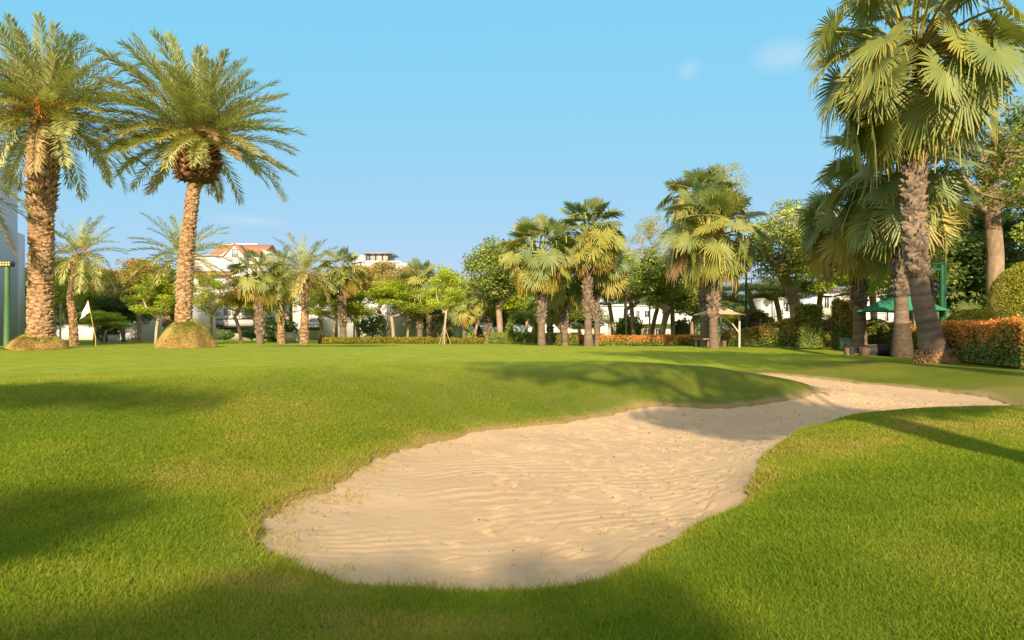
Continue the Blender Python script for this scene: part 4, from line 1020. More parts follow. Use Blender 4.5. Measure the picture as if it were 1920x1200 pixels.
T_ = [('olive', 128, 84, 490, 130, 'brownish olive tree behind the leaning date palm'),
 ('green', 290, 76, 500, 110, 'green tree behind the low white wall'),

 ('green', 500, 84, 520, 110, 'green tree at the right end of the villa'),

 ('green', 805, 70, 520, 100, 'green tree between the lone fan palm and the thin staked tree'),
 ('olive', 920, 84, 520, 110, 'olive tree behind the slim fan palm'),
 ('green', 1000, 80, 510, 130, 'green tree behind the crown of the left central palm'),





 ('lime', 100, 62, 505, 120, 'lime green tiered tree seen between the grey wall palm and the leaning date palm'),
 ('dark', 62, 78, 500, 110, 'dark tree right beside the grey wall, behind the first date palm'),
 ('olive', 180, 72, 500, 130, 'tree with rust orange bloom on top, behind the white flag'),
 ('dark', 232, 66, 535, 110, 'dark leafy tree standing over the blue sign'),
 ('green', 205, 84, 515, 100, 'hazy mid green tree behind the rust topped tree'),
 ('lime', 195, 56, 590, 70, 'low lime green tree with a flat top under the white flag'),
 ('olive', 262, 62, 488, 120, 'olive leaved tree left of the collared date palm, above the low white wall'),
 ('lime', 292, 50, 535, 80, 'slender lime green tree against the low white wall'),
 ('lime', 396, 60, 530, 75, 'lime green tiered tree in front of the villa windows, right of the turf heap'),
 ('olive', 452, 58, 518, 85, 'forked pale trunk tree in front of the villa garage'),
 ('lime', 540, 66, 525, 110, 'lime green tree behind the two small date palms'),


 ('olive', 604, 62, 512, 100, 'olive tree with orange leaves between the upright date palm and scaly fan palm'),
 ('lime', 624, 57, 548, 90, 'lime tree with curved forked trunk left of the scaly fan palm'),
 ('olive', 672, 62, 500, 105, 'olive tree over the grey wall below the glass roof room'),
 ('lime', 664, 58, 558, 60, 'small lime tree with a pale straight trunk right of the scaly fan palm'),
 ('olive', 722, 72, 492, 110, 'red orange topped tree in front of the white parapet'),
 ('olive', 765, 66, 500, 90, 'red orange topped tree behind the lone fan palm'),
 ('lime', 738, 57, 538, 100, 'bright lime tree with crossing pale trunks left of the lone fan palm'),
 ('olive', 764, 59, 552, 70, 'low forked tree beside the lone fan palm'),
 ('lime', 833, 52, 520, 60, 'thin staked young tree with small lime crown'),
 ('green', 850, 78, 512, 62, 'mid green tree top behind the thin staked tree'),
 ('olive', 890, 82, 530, 80, 'olive tree in the gap left of the slim fan palm'),
 ('dark', 818, 82, 548, 90, 'dark tree in the shaded gap behind the thin staked tree'),
 ('dark', 870, 92, 545, 110, 'dark tree far behind the short fan palm'),
 ('green', 938, 58, 448, 110, 'tall round leaved tree rising left of the central palm pair'),
 ('lime', 985, 60, 540, 80, 'lime tree under the left palm of the central pair'),
 ('dark', 965, 72, 560, 110, 'dark tree behind the leafy garden arch'),
 ('green', 1060, 74, 555, 90, 'mid green tree seen between the central palm trunks'),
 ('dark', 1090, 84, 575, 90, 'dark tree low between the central palm trunks'),
 ('green', 1172, 66, 475, 80, 'mid green tree right of the central palm pair'),
 ('feather', 1150, 58, 525, 80, 'spreading tree with a thick pale propped trunk'),
 ('feather', 1188, 56, 512, 90, 'feathery tree beside the propped trunk tree'),
 ('green', 1240, 50, 470, 100, 'yellowish green tree with a straight trunk in front of the white villa'),
 ('feather', 1222, 60, 515, 90, 'feathery tree with thin trunk in front of the villa balcony'),
 ('feather', 1262, 58, 530, 90, 'feathery tree whose thin trunk crosses the villa window'),
 ('sparse', 1218, 54, 395, 70, 'nearly bare tree with a few yellow leaves left of the umbrella palms'),
 ('green', 1298, 54, 520, 90, 'mid green tree left of the umbrella palm trunks'),
 ('sparse', 1352, 46, 294, 100, 'tall tree whose twiggy top pokes out above the umbrella palms'),

 ('feather', 1423, 50, 515, 120, 'feathery tree with straight thin trunk above the pink flowering bush'),
 ('feather', 1466, 53, 510, 110, 'feathery tree with straight thin trunk in front of the villa tower'),
 ('feather', 1532, 52, 500, 110, 'feathery tree behind the flat topped hedge pillar'),
 ('lime', 1575, 46, 468, 120, 'bright tree left of the trunk behind the log bench'),

 ('feather', 1640, 52, 475, 130, 'feathery tree behind the green umbrella'),
 ('feather', 1700, 60, 470, 150, 'feathery tree behind the trunks of the right palm group'),

 ('green', 1905, 52, 470, 140, 'mid green tree behind the big clipped ball at the right edge'),


]
for a in T_: put_tree(*a)

# far belt, each its own tree
far = [(-40, 120, 560), (30, 125, 575), (110, 120, 570), (170, 118, 560), (330, 125, 560), (510, 118, 560), (560, 122, 565), (790, 110, 560), (850, 104, 565), (900, 110, 560), (960, 108, 565), (1010, 112, 570), (1060, 108, 580),
       (1110, 125, 575), (1330, 122, 560), (1390, 125, 550), (1500, 122, 560), (1730, 120, 565), (1780, 122, 560), (1840, 118, 560), (1900, 120, 560), (1970, 118, 560)]
fn = ['behind the grey wall', 'past the grey wall corner', 'behind the first turf heap', 'behind the leaning date palm', 'behind the collared date palm', 'behind the drooping date palm', 'behind the upright date palm', 'behind the lone fan palm', 'behind the thin staked tree', 'behind the slim fan palm',
      'behind the garden arch', 'behind the left palm of the central pair', 'between the central palms', 'behind the right palm of the central pair', 'behind the umbrella palms', 'behind the tan umbrella', 'behind the villa tower', 'behind the signal mast arm', 'behind the signal mast', 'behind the golden dome', 'behind the big clipped ball', 'past the right edge hedge']
for (px, d, top), f_ in zip(far, fn): put_tree('dark' if px % 20 else 'green', px, d, top, 130, 'far dark tree closing the view ' + f_)

def treeline():
    rng = np.random.default_rng(90); n = 460; px = rng.uniform(-500, 2500, n); dd = rng.uniform(145, 165, n)
    x = (px - 960) / F * dd; hgt = 3.5 + 5.0 * vnoise(x, x * 0, .05, 71) + rng.normal(0, .6, n); z = rng.random(n) * hgt
    g = G(); leaves(g, np.stack([x, dd, z], -1), 130, 2.6, .42, rng, rng.normal(.45, .2, n), .75, .4)
    tag(g.build('treeline', M['dark']), 'continuous dark wood far behind the houses, closing the horizon', 'woodland', kind='stuff')
treeline()

# named single trees on the right
def at_px(pts, d, o): return [tuple(P(px, py, d) - o) for px, py in pts]
def single_tree(kind, label, px, d, trunk_px, h, w, seed, **kw):
    x = (px - 960) / F * d; z = base_z(np.array([x]), np.array([float(d)]))[0] - .05; o = np.array([x, d, z])
    t, _, _ = tree_mesh(kind, seed, trunk=at_px(trunk_px, d, o), h=h, w=w, **kw)
    t.location = tuple(o); t['label'] = label; t['group'] = GT
    return t
single_tree('green', 'crooked trunk tree with a dense green crown between the umbrellas', 1492, 42, [(1494, 640), (1494, 610), (1490, 570), (1482, 545), (1470, 520), (1468, 500), (1472, 480)], 9.2, 6.0, 71, r0=.34, clumps=80, per=170, leaf=.10, mat='green')
single_tree('sparse', 'thin leaved tree with a thick bare pale trunk by the big clipped ball', 1868, 29, [(1872, 655), (1868, 600), (1866, 540), (1866, 480), (1862, 430), (1858, 385), (1857, 350)], 10.0, 6.0, 72, r0=.34, clumps=80, per=170, leaf=.055, mat='yellowgreen', bark='bark')
single_tree('dark', 'wide dark crowned tree behind the golden dome', 1822, 40, [(1822, 640), (1824, 600), (1822, 560), (1820, 530)], 8.4, 8.2, 73, r0=.3, clumps=130, per=260, leaf=.13)
single_tree('green', 'tree hanging in at the right edge above the big clipped ball', 1985, 34, [(1985, 660), (1984, 560), (1978, 420), (1972, 330)], 13.0, 6.5, 74, r0=.25, clumps=100, per=240, leaf=.10)
single_tree('green', 'tree with a plain grey trunk right behind the stained palm foot', 1712, 36, [(1717, 655), (1712, 600), (1708, 540), (1705, 500)], 6.5, 4.0, 75, r0=.2, clumps=50, per=120, leaf=.1)

# ------------------------------------------------------------------ hedges, clipped domes and bushes
def surf_leaves(g, p, nrm, rng, size, tint, jt=.12):
    n = len(p); a = norm(np.cross(nrm + .9 * rng.standard_normal((n, 3)), rng.standard_normal((n, 3)))); b = norm(np.cross(nrm + .7 * rng.standard_normal((n, 3)), a))
    s = size * (.6 + .8 * rng.random((n, 1)))
    V = np.stack([p - a * s, p - b * s * .5, p + a * s, p + b * s * .5], 1).reshape(-1, 3)
    g.add(V, np.arange(4 * n).reshape(-1, 4), np.repeat(np.clip(tint + jt * rng.standard_normal(n), 0, 1), 4))

def hedge(label, p0, p1, wd, h, mat, n, seed, leaf=.045, orange=.5, z0=None, stems=True, group='clipped hedges', h1=None, name='hedge'):
    """a clipped run from p0 to p1 (x, y), made of leaves over a twiggy core"""
    rng = np.random.default_rng(seed); p0 = np.array(p0, float); p1 = np.array(p1, float); L = np.linalg.norm(p1 - p0); u = (p1 - p0) / L; v = np.array([-u[1], u[0]])
    t = thing(name, label, 'hedge', (p0[0], p0[1], gz(*p0) if z0 is None else z0), math.atan2(u[1], u[0]), group)
    h1 = h if h1 is None else h1; g = G()
    s = rng.random(n) * L; hh = h + (h1 - h) * s / L; which = rng.random(n); A = wd / (wd + 2 * h)
    hv = 1 + .10 * (vnoise(s, s * 0, 1.1, seed) - .5) + .06 * (vnoise(s, s * 0, 4, seed) - .5)
    top = which < A; q = rng.random(n); side = np.where(rng.random(n) < .5, -1.0, 1.0)
    z = np.where(top, hh * hv, .08 + (hh * hv - .08) * q); y = np.where(top, (q - .5) * wd, side * wd / 2 * (1 - .15 * (1 - q) ** 2))
    dep = .09 * rng.standard_normal(n) + .05 * (vnoise(s, z, 3, seed + 1) - .5) * 2
    y = y - np.where(top, 0, side * np.abs(dep)); z = z + np.where(top, dep * .6, 0)
    bumpy = .08 * (vnoise(s, z + 20, 2.2, seed + 2) - .5) * 2; y = y + np.where(top, 0, side * bumpy)
    # the two short ends
    m = int(n * wd / (L + wd) * .6); e = rng.random(m) < .5
    s[:m] = np.where(e, 0, L) + rng.normal(0, .04, m); y[:m] = (rng.random(m) - .5) * wd; z[:m] = rng.random(m) * hh[:m]
    nr = np.stack([0 * s, np.where(top, 0, side), np.where(top, 1.0, .3)], -1)
    rel = z / np.maximum(hh, .01)
    tn = np.where(rng.random(n) < orange * np.clip(.12 + 1.1 * (rel - .35), .05, 1) * (.4 + 1.1 * vnoise(s, z, 1.6, seed + 3)), rng.uniform(.7, 1, n), rng.uniform(.1, .6, n))
    surf_leaves(g, np.stack([s, y, z], -1), nr, rng, leaf, tn, .05)
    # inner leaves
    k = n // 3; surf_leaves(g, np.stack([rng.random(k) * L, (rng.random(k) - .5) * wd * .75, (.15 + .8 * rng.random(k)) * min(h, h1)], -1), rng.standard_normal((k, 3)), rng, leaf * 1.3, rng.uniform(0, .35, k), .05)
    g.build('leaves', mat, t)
    if stems:
        g = G()
        for i in range(int(L / .28)):
            a = rng.random() * L; b = rng.normal(0, wd * .18)
            g.tube(np.array([(a, b, -.05), (a + rng.normal(0, .05), b + rng.normal(0, .05), h * .35), (a + rng.normal(0, .12), b + rng.normal(0, .1), h * .8)]), [.016, .012, .006], 4, rng.random())
        g.build('stems', M['bark'], t)['kind'] = 'stuff'
    return t
def xy(px, d): return ((px - 960) / F * d, d)
hedge('orange tipped hedge running to the right edge of the photo', xy(1770, 24.5), xy(1950, 18.2), .9, 1.25, M['hedge'], 30000, 1, .042, 1.0)
hedge('low green hedge with golden leaves between the two nearest palm trunks', xy(1703, 30), xy(1770, 26.5), .8, 1.15, M['hedge'], 7000, 2, .042, .55)
hedge('green hedge between the log bench and the stained palm foot', xy(1622, 36), xy(1700, 34), .9, 1.35, M['hedge'], 9000, 3, .05, .25)
hedge('long low hedge behind the tan umbrella pole, rising to the flat topped pillar', xy(1362, 38.4), xy(1500, 34.5), .9, .7, M['hedge'], 18000, 4, .048, .45, h1=1.45)
hedge('flat topped green hedge pillar', xy(1496, 34.6), xy(1535, 34.6), .9, 2.25, M['hedge'], 11000, 5, .048, .28, group='tall hedge pillars', name='hedge_pillar')
hedge('round topped hedge pillar beside the trunk behind the log bench', xy(1567, 34.4), xy(1602, 34.4), .85, 2.45, M['hedge'], 11000, 6, .048, .5, group='tall hedge pillars', name='hedge_pillar')
hedge('low orange hedge in front of the white villa', xy(1126, 41), xy(1316, 39.5), .8, .56, M['hedge'], 16000, 7, .048, 1.0)
hedge('golden low hedge along the foot of the grey wall', xy(600, 54.5), xy(905, 54.5), .8, .42, M['hedge_gold'], 14000, 8, .06, .6, stems=False)
hedge('dark green low hedge under the slim fan palm and garden arch', xy(920, 58), xy(1085, 55), .9, .8, M['green'], 9000, 9, .07, .3, stems=False)
hedge('low green hedge in the shade right of the central palm pair', xy(1045, 50), xy(1132, 50), .8, .7, M['hedge'], 6000, 10, .06, .35, stems=False)

def dome(label, px, d, rx, rz, zc_, mat, n, seed, leaf=.04, cat='shrub', group='clipped domes', trunk=False, base=None, name='topiary_dome', lump=.06, full=False):
    rng = np.random.default_rng(seed); x = (px - 960) / F * d; z0 = gz(x, d) if base is None else base
    t = thing(name, label, cat, (x, d, z0), 0, group); g = G()
    v = norm(rng.standard_normal((n, 3))); 
    if not full: v[:, 2] = np.abs(v[:, 2]) * np.where(rng.random(n) < .88, 1, -1)
    r = 1 + lump * (vnoise(v[:, 0] * 3 + 9, v[:, 2] * 3 + v[:, 1] * 2, 1.6, seed) - .5) * 2 - np.abs(rng.normal(0, .045, n))
    p = v * r[:, None] * np.array([rx, rx, rz]); p[:, 2] += zc_
    surf_leaves(g, p, v, rng, leaf, np.clip(.5 + .25 * v[:, 2] * 0 + .25 * (vnoise(v[:, 0] * 5, v[:, 2] * 5, 1.5, seed + 1) - .5), 0, 1), .22)
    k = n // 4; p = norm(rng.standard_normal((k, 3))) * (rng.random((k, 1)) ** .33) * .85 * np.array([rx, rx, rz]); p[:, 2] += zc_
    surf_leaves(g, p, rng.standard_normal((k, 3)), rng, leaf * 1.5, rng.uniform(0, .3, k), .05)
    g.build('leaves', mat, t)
    g = G()
    for i in range(5): g.tube(np.array([(rng.normal(0, .05), rng.normal(0, .05), -.05), (rng.normal(0, .1), rng.normal(0, .1), zc_ * .5), (rng.normal(0, rx * .3), rng.normal(0, rx * .3), zc_)]), [.04, .03, .015], 5, rng.random())
    g.build('stems', M['bark'], t)
    return t
dome('clipped golden green dome behind the orange hedge', 1819, 27, .98, .95, 1.02, M['yellow'], 16000, 1, .032)
dome('big clipped ball shrub at the right edge behind the orange hedge', 1926, 24, 1.15, 1.5, 1.95, M['yellow'], 26000, 2, .030, full=True)
dome('dark purple leaved umbrella shaped shrub under the green umbrella', 1641, 46, .78, .42, 1.45, M['purple'], 7000, 3, .045, group='shrubs by the hedges', name='shrub', full=True)
dome('pink flowering bush behind the tan umbrella pole', 1412, 50, 1.3, 1.15, 1.35, M['flower'], 9000, 4, .06, group='shrubs by the hedges', name='flowering_shrub', lump=.25, full=True)
dome('pink flowering bush between the two hedge pillars', 1550, 46, .85, .8, 1.15, M['flower'], 6000, 5, .055, group='shrubs by the hedges', name='flowering_shrub', lump=.25, full=True)
dome('orange leaved bush between the two hedge pillars, in front of the pink one', 1552, 42, .55, .42, .55, M['hedge_gold'], 4000, 6, .05, group='shrubs by the hedges', name='shrub', lump=.3, full=True)
dome('spiky yellow green clump above the pink flowering bush', 1402, 58, 1.7, 1.0, 2.0, M['yellow'], 7000, 7, .09, group='shrubs by the hedges', name='shrub', lump=.3, full=True)
dome('small loose tree shrub in front of the shaded grey wall', 697, 62, 1.3, 1.0, 1.5, M['dark'], 1600, 8, .10, group='shrubs by the hedges', name='shrub', lump=.5, full=True)
dome('dark bonsai shaped shrub in front of the villa garage', 472, 70, 1.0, .45, .75, M['dark'], 3000, 9, .07, group='shrubs by the hedges', name='shrub', lump=.3, full=True)
dome('small dark shrub at the right foot of the high turf heap', 422, 70, .8, .45, .7, M['dark'], 2500, 10, .07, group='shrubs by the hedges', name='shrub', lump=.3, full=True)
dome('dark shrub beside the white utility box', 521, 62, 1.6, 1.1, 1.1, M['dark'], 5000, 11, .09, group='shrubs by the hedges', name='shrub', lump=.35, full=True)
dome('dark green shrub left of the lamp pole under the villa', 1178, 62, 1.3, 1.2, 1.2, M['green'], 5000, 12, .09, group='shrubs by the hedges', name='shrub', lump=.35, full=True)
dome('dark cone shrub right of the white villa', 1279, 60, .9, 1.1, 1.0, M['dark'], 4000, 13, .08, group='shrubs by the hedges', name='shrub', lump=.3, full=True)
dome('dark shrub below the blue sign', 204, 66, .9, .9, .9, M['dark'], 3000, 14, .09, group='shrubs by the hedges', name='shrub', lump=.3, full=True)

# garden arch grown over with leaves, at the central palms
def garden_arch():
    t, o = place_root('garden_arch', 'leafy green garden arch left of the central palm pair', 'arch', 980, 54)
    g = G(); rng = np.random.default_rng(4); a = np.linspace(0, np.pi, 24); r = 1.05
    pts = np.concatenate([[(r, 0, 0)], np.stack([r * np.cos(a), 0 * a, 1.35 + r * np.sin(a)], -1), [(-r, 0, 0)]])
    g.tube(pts, .03, 5, .5); g.build('frame', M['green_metal'], t)
    q = smooth_path(pts, 200); g = G(); leaves(g, q + .05 * rng.standard_normal(q.shape), 34, .15, .05, rng, .45, 1.0, .2); g.build('leaves', M['green'], t)
garden_arch()

# ------------------------------------------------------------------ umbrellas
def umbrella(label, px, d, z0, cloth, half, z_edge, z_top, pole_x, pole_mat, canopy_x=0.0, nside=8, rot=0.0):
    x = (px - 960) / F * d
    t = thing('garden_umbrella', label, 'umbrella', (x, d, z0), 0, 'garden umbrellas')
    def tier(r0, zlo, r1, zhi, sag, name):
        g = G(); ks = 7; a = np.linspace(0, 2 * np.pi, nside, endpoint=False) + rot
        rows = 6; V = []; Fc = []
        for i in range(nside):
            a0, a1 = a[i], a[(i + 1) % nside]
            c0 = np.array([math.cos(a0), math.sin(a0)]); c1 = np.array([math.cos(a1), math.sin(a1)])
            b = len(V)
            for r_ in range(rows):
                f = r_ / (rows - 1); R = r1 + (r0 - r1) * f; z = zhi + (zlo - zhi) * f ** .85
                for k in range(ks):
                    m = k / (ks - 1); xy_ = (c0 * (1 - m) + c1 * m) * R; s = math.sin(math.pi * m) * f * sag
                    xy_ = xy_ * (1 - .06 * math.sin(math.pi * m) * f); V.append((canopy_x + xy_[0], xy_[1], z + s * .6 - s * .3 * f))
            for r_ in range(rows - 1):
                for k in range(ks - 1): Fc.append((b + r_ * ks + k, b + r_ * ks + k + 1, b + (r_ + 1) * ks + k + 1, b + (r_ + 1) * ks + k))
        V = np.array(V); g.add(V, Fc); g.add(V - [0, 0, .012], [f[::-1] for f in Fc]); return g.build(name, cloth, t, smooth=False)
    tier(half, z_edge, half * .26, z_edge + (z_top - z_edge) * .74, .10, 'canopy'); tier(half * .38, z_edge + (z_top - z_edge) * .72, .03, z_top, .04, 'vent')
    for i in range(nside):
        a = 2 * math.pi * i / nside + rot; g = G()
        g.tube(np.array([(canopy_x, 0, z_edge + (z_top - z_edge) * .66), (canopy_x + half * .97 * math.cos(a), half * .97 * math.sin(a), z_edge - .02)]), .014, 4, .5); g.build('rib', pole_mat, t)
    return t
zt = gz(*xy(1345, 40))
U1 = umbrella('tan two tier cantilever umbrella behind the broad fan palm', 1346, 35.5, zt, M['tan_cloth'], 1.42, 1.74, 2.18, 0, M['white_metal'], 0.0, 8, .3)
g = G(); g.tube(np.array([(1.12, 0, -.1), (1.12, 0, 1.45), (1.05, 0, 1.72), (.75, 0, 1.95), (.3, 0, 2.1), (0, 0, 2.1)]), [.055, .055, .05, .045, .04, .03], 8); g.build('pole', M['white_metal'], U1)
g = G(); g.tube(np.array([(1.12, 0, .8), (.75, 0, 1.3), (.2, 0, 1.7), (0, 0, 1.9)]), [.04, .035, .035, .03], 6); g.build('brace', M['white_metal'], U1)
U2 = umbrella('green two tier umbrella behind the two nearest palm trunks', 1687, 31, gz(*xy(1687, 31)), M['green_cloth'], 2.1, 1.95, 2.95, 0, M['white_metal'], 0, 6, .12)
g = G(); g.tube(np.array([(0, 0, -.1), (0, 0, 2.9)]), .035, 8); g.build('pole', M['white_metal'], U2)
g = G(); g.prism([(-.35, -.35), (.35, -.35), (.35, .35), (-.35, .35)], -.05, .10, 2); g.build('base', M['grey_trim'], U2)

# ------------------------------------------------------------------ log bench, stumps, cabinet
t, o = place_root('log_bench', 'shade-darkened log bench lying before the fan palm trunks', 'bench', 1660, 29.5)
rng = np.random.default_rng(6); n = 26
g = G(); q = np.linspace(-1.15, 1.15, n); r = .245 * (1 - .45 * (np.abs(q) / 1.15) ** 6) * (1 + .03 * rng.standard_normal(n))
pts = np.stack([q, .10 * np.sin(q), .27 + .02 * np.sin(q * 3)], -1); pts[:, 1] += -.25 * q * .5
g.tube(pts, r, 14, .5, rough=.04, rng=rng); g.build('log', M['log'], t, smooth=True)
g = G(); e0 = pts[-1]; g.tube(np.array([e0 - (.16, -.02, 0), e0 + (.06, -.01, -.02)]), [.235, .16], 14, .95, rough=.03, rng=rng); g.build('cut_end', M['wood'], t)
g = G(); g.box(-.9, .8, -.11, .05, .485, .505, .8); g.build('seat_face', M['wood'], t)
for sx_ in (-.6, .55):
    g = G(); g.box(sx_ - .1, sx_ + .1, -.22, .2, -.05, .12, .3); g.build('foot', M['log'], t)
def stump(px, d, r, h, label, tl, mat):
    t, o = place_root('tree_stump', label, 'stump', px, d, 'stump stools by the log bench'); rng = np.random.default_rng(int(px)); g = G()
    g.tube(np.array([(0, 0, -.08), (0, 0, h * .5), (tl, 0, h)]), [r * 1.15, r, r * 1.02], 12, .5, cap=False, rough=.05, rng=rng); g.build('side', mat, t)
    g = G(); a = np.linspace(0, 6.283, 12, endpoint=False); V = np.concatenate([[(tl, 0, h + .004)], np.stack([tl + r * np.cos(a), r * np.sin(a), h + .0 * a], -1)]); j = np.arange(12)
    g.add(V, np.stack([0 * j, 1 + j, 1 + (j + 1) % 12], -1), .95); g.build('cut_top', M['wood'], t)
stump(1588, 29.5, .11, .34, 'thin stump stool, leftmost of the three by the log bench', 0, M['wood'])
stump(1597, 29.8, .10, .36, 'dark stump stool between the two lighter ones', 0, M['log'])
stump(1622, 28.6, .17, .36, 'wide slanting stump stool in front of the log bench', .06, M['wood'])
t, o = place_root('stone_table', 'small low stone table at the foot of the broad fan palm', 'table', 1318, 37)
g = G(); g.box(-.45, .45, -.3, .3, .38, .46, .6); g.build('top', M['stone'], t)
for s_ in (-.3, .3):
    g = G(); g.box(s_ - .08, s_ + .08, -.15, .15, -.1, .38, .5); g.build('leg', M['stone'], t)
stump(1306, 36, .12, .3, 'small dark stool left of the stone table', 0, M['log'])
stump(1358, 36, .12, .34, 'small pale stool right of the broad fan palm trunk', 0, M['wood'])
t, o = place_root('utility_cabinet', 'pale green ribbed cabinet beside the trunk behind the log bench', 'cabinet', 1586, 33.5)
t.rotation_euler = (0, 0, math.radians(-24))
g = G(); g.box(-.27, .27, -.22, .22, -.1, .60)
g.build('body', M['cab_green'], t)
g = G()
for k in range(4): g.box(-.285, -.27, -.2 + k * .11, -.13 + k * .11, .02, .56)
g.build('side_ribs', M['cab_shaded'], t)
g = G(); g.box(-.31, .31, -.26, .26, .60, .645); g.build('lid', M['cab_green'], t)
for sx_ in (-.13, .13):
    g = G(); g.box(sx_ - .115, sx_ + .115, -.235, -.22, .03, .56); dd = g.build('door', M['cab_green'], t)
    g = G(); g.box(sx_ + (.07 if sx_ < 0 else -.09), sx_ + (.09 if sx_ < 0 else -.07), -.25, -.235, .26, .34); g.build('handle', M['black_metal'], dd)
for (px, d, w_, h_, mt, lb) in ((544, 60, .45, .66, 'white_metal', 'white utility box under the small date palms'), (213, 64, .42, .5, 'white_metal', 'white utility box below the blue sign'), (858, 60, .42, 1.05, 'cab_green', 'tall pale green utility box right of the thin staked tree')):
    t, o = place_root('utility_box', lb, 'utility box', px, d, 'utility boxes')
    g = G(); g.box(-w_, w_, -.25, .25, -.1, h_ * 1.35); g.build('body', M[mt], t)
    g = G(); g.box(-w_ - .04, w_ + .04, -.29, .29, h_ * 1.35, h_ * 1.35 + .05); g.build('lid', M[mt], t)
    g = G(); g.box(-w_ * .8, w_ * .8, -.27, -.252, .1, h_ * 1.25); g.build('door', M[mt], t)

# ------------------------------------------------------------------ flag, lamp poles, signal mast, signs
d = 30; o = P(174, 636, d); o[2] = gz(o[0], o[1])
t = thing('golf_flag', 'white golf flag on a leaning yellow pole between the big date palms', 'flag', tuple(o))
top = P(165, 563, d) - o; bot = P(179, 632, d) - o
g = G(); g.tube(np.array([bot * [1, 1, 0] + (.02, 0, -.05), bot, top]), .018, 6); g.build('pole', M['stick'], t)
g = G(); nu, nv = 10, 10
A = P(165, 563, d) - o; B = P(170, 584, d) - o; Cc = P(150, 599, d) - o; Dd = P(151, 594, d) - o
V = []
for i in range(nu):
    for j in range(nv):
        u, v = i / (nu - 1), j / (nv - 1); p = (A * (1 - v) + B * v) * (1 - u) + (Dd * (1 - v) + Cc * v) * u
        p = p + np.array([0, .05 * math.sin(u * 7 + v * 4) * u, .0]); V.append(p)
V = np.array(V); idx = np.arange(100).reshape(10, 10); Q = np.stack([idx[:-1, :-1], idx[1:, :-1], idx[1:, 1:], idx[:-1, 1:]], -1).reshape(-1, 4)
g.add(V, Q); g.add(V + [0, .006, 0], Q[:, ::-1]); g.build('flag_cloth', M['flag'], t, smooth=True)

d = 27; t, o = place_root('floodlight_pole', 'green floodlight pole in front of the grey wall', 'lamp post', 13, d)
zl = P(14, 500, d)[2] - o[2]
g = G(); g.tube(np.array([(0, 0, -.1), (.01, 0, zl * .5), (0.02, 0, zl)]), [.12, .105, .09], 12); g.build('pole', M['pole_green'], t, smooth=True)
g = G(); g.box(-.24, .24, -.10, .10, zl, zl + .2); g.box(-.55, -.24, -.01, .01, zl + .12, zl + .14); g.box(.24, .36, -.01, .01, zl + .12, zl + .14); hd = g.build('lamp_head', M['black_metal'], t)
for i in range(4):
    for j in range(2):
        g = G(); g.box(-.2 + i * .105, -.125 + i * .105, -.112, -.10, zl + .025 + j * .09, zl + .09 + j * .09); g.build('lamp_lens', M['lampglass'], hd)

d = 30; t, o = place_root('signal_mast', 'green signal mast with a long arm beyond the orange hedge', 'signal mast', 1766, d)
def zz(py): return P(0, py, d)[2] - o[2]
def xx(px): return P(px, 0, d)[0] - o[0]
g = G(); g.tube(np.array([(.04, 0, -.1), (0, 0, zz(560)), (0, 0, zz(497))]), [.12, .115, .11], 12); g.build('pole', M['green_metal'], t, smooth=True)
g = G(); g.tube(np.array([(0, 0, zz(506)), (xx(1700), 0, zz(503)), (xx(1655), 0, zz(499))]), [.09, .075, .06], 10); g.build('arm', M['green_metal'], t, smooth=True)
g = G(); g.tube(np.array([(xx(1668), 0, zz(499.5)), (xx(1652), 0, zz(498.5))]), [.10, .10], 10); g.build('arm_cap', M['pole_green'], t)
g = G(); g.tube(np.array([(.16, 0, zz(493)), (xx(1720), 0, zz(498))]), .035, 8); g.tube(np.array([(.16, 0, zz(492)), (.16, 0, zz(598))]), .035, 8); g.build('bracket', M['green_metal'], t)
g = G(); x1 = xx(1752); g.box(x1 - .08, x1 + .08, -.1, .12, zz(556), zz(524))
sig = g.build('signal_head', M['black_metal'], t)
for k in range(3):
    g = G(); zk = zz(530 + k * 10); g.prism([(-.32, zk + .10), (-.1, zk + .12), (-.1, zk + .02)], x1 - .08, x1 + .08, 0); g.build('visor', M['black_metal'], sig)
g = G(); g.box(.14, .38, -.12, .12, zz(555), zz(548)); g.box(-.42, -.12, -.1, .1, zz(607), zz(599)); g.build('camera_box', M['black_metal'], t)

for (px, d, top, w_, lb) in ((113, 52, 578, .05, 'thin grey lamp pole left of the leaning date palm'), (1174, 50, 556, .05, 'slim dark lamp pole before the white villa'), (1399, 47, 510, .07, 'dark green lamp pole right of the tan umbrella')):
    t, o = place_root('lamp_pole', lb, 'lamp post', px, d, 'slim lamp poles'); zp = P(px, top, d)[2] - o[2]
    mt = M['black_metal'] if px == 1174 else (M['green_metal'] if px == 1399 else M['grey_trim'])
    g = G(); g.tube(np.array([(0, 0, -.1), (0, 0, zp)]), [w_ * 1.3, w_], 8); g.build('pole', mt, t)
    g = G(); g.tube(np.array([(0, 0, zp), (0, 0, zp + .06), (.0, 0, zp + .3)]), [w_ * 1.2, w_ * 3, w_ * 1.5], 8); g.build('lamp_head', mt, t)

t, o = place_root('street_sign', 'blue street sign on a green post right of the white flag', 'sign', 231, 68)
g = G(); g.tube(np.array([(.15, 0, -.1), (.15, 0, 3.0)]), .05, 8); g.tube(np.array([(.15, 0, 2.75), (1.5, 0, 2.95)]), .045, 6); g.tube(np.array([(.15, 0, 2.4), (1.5, 0, 2.7)]), .03, 6); g.build('post', M['green_metal'], t)
g = G(); g.box(-.72, .05, -.03, .03, 1.95, 2.35); g.build('plate', M['blue'], t)

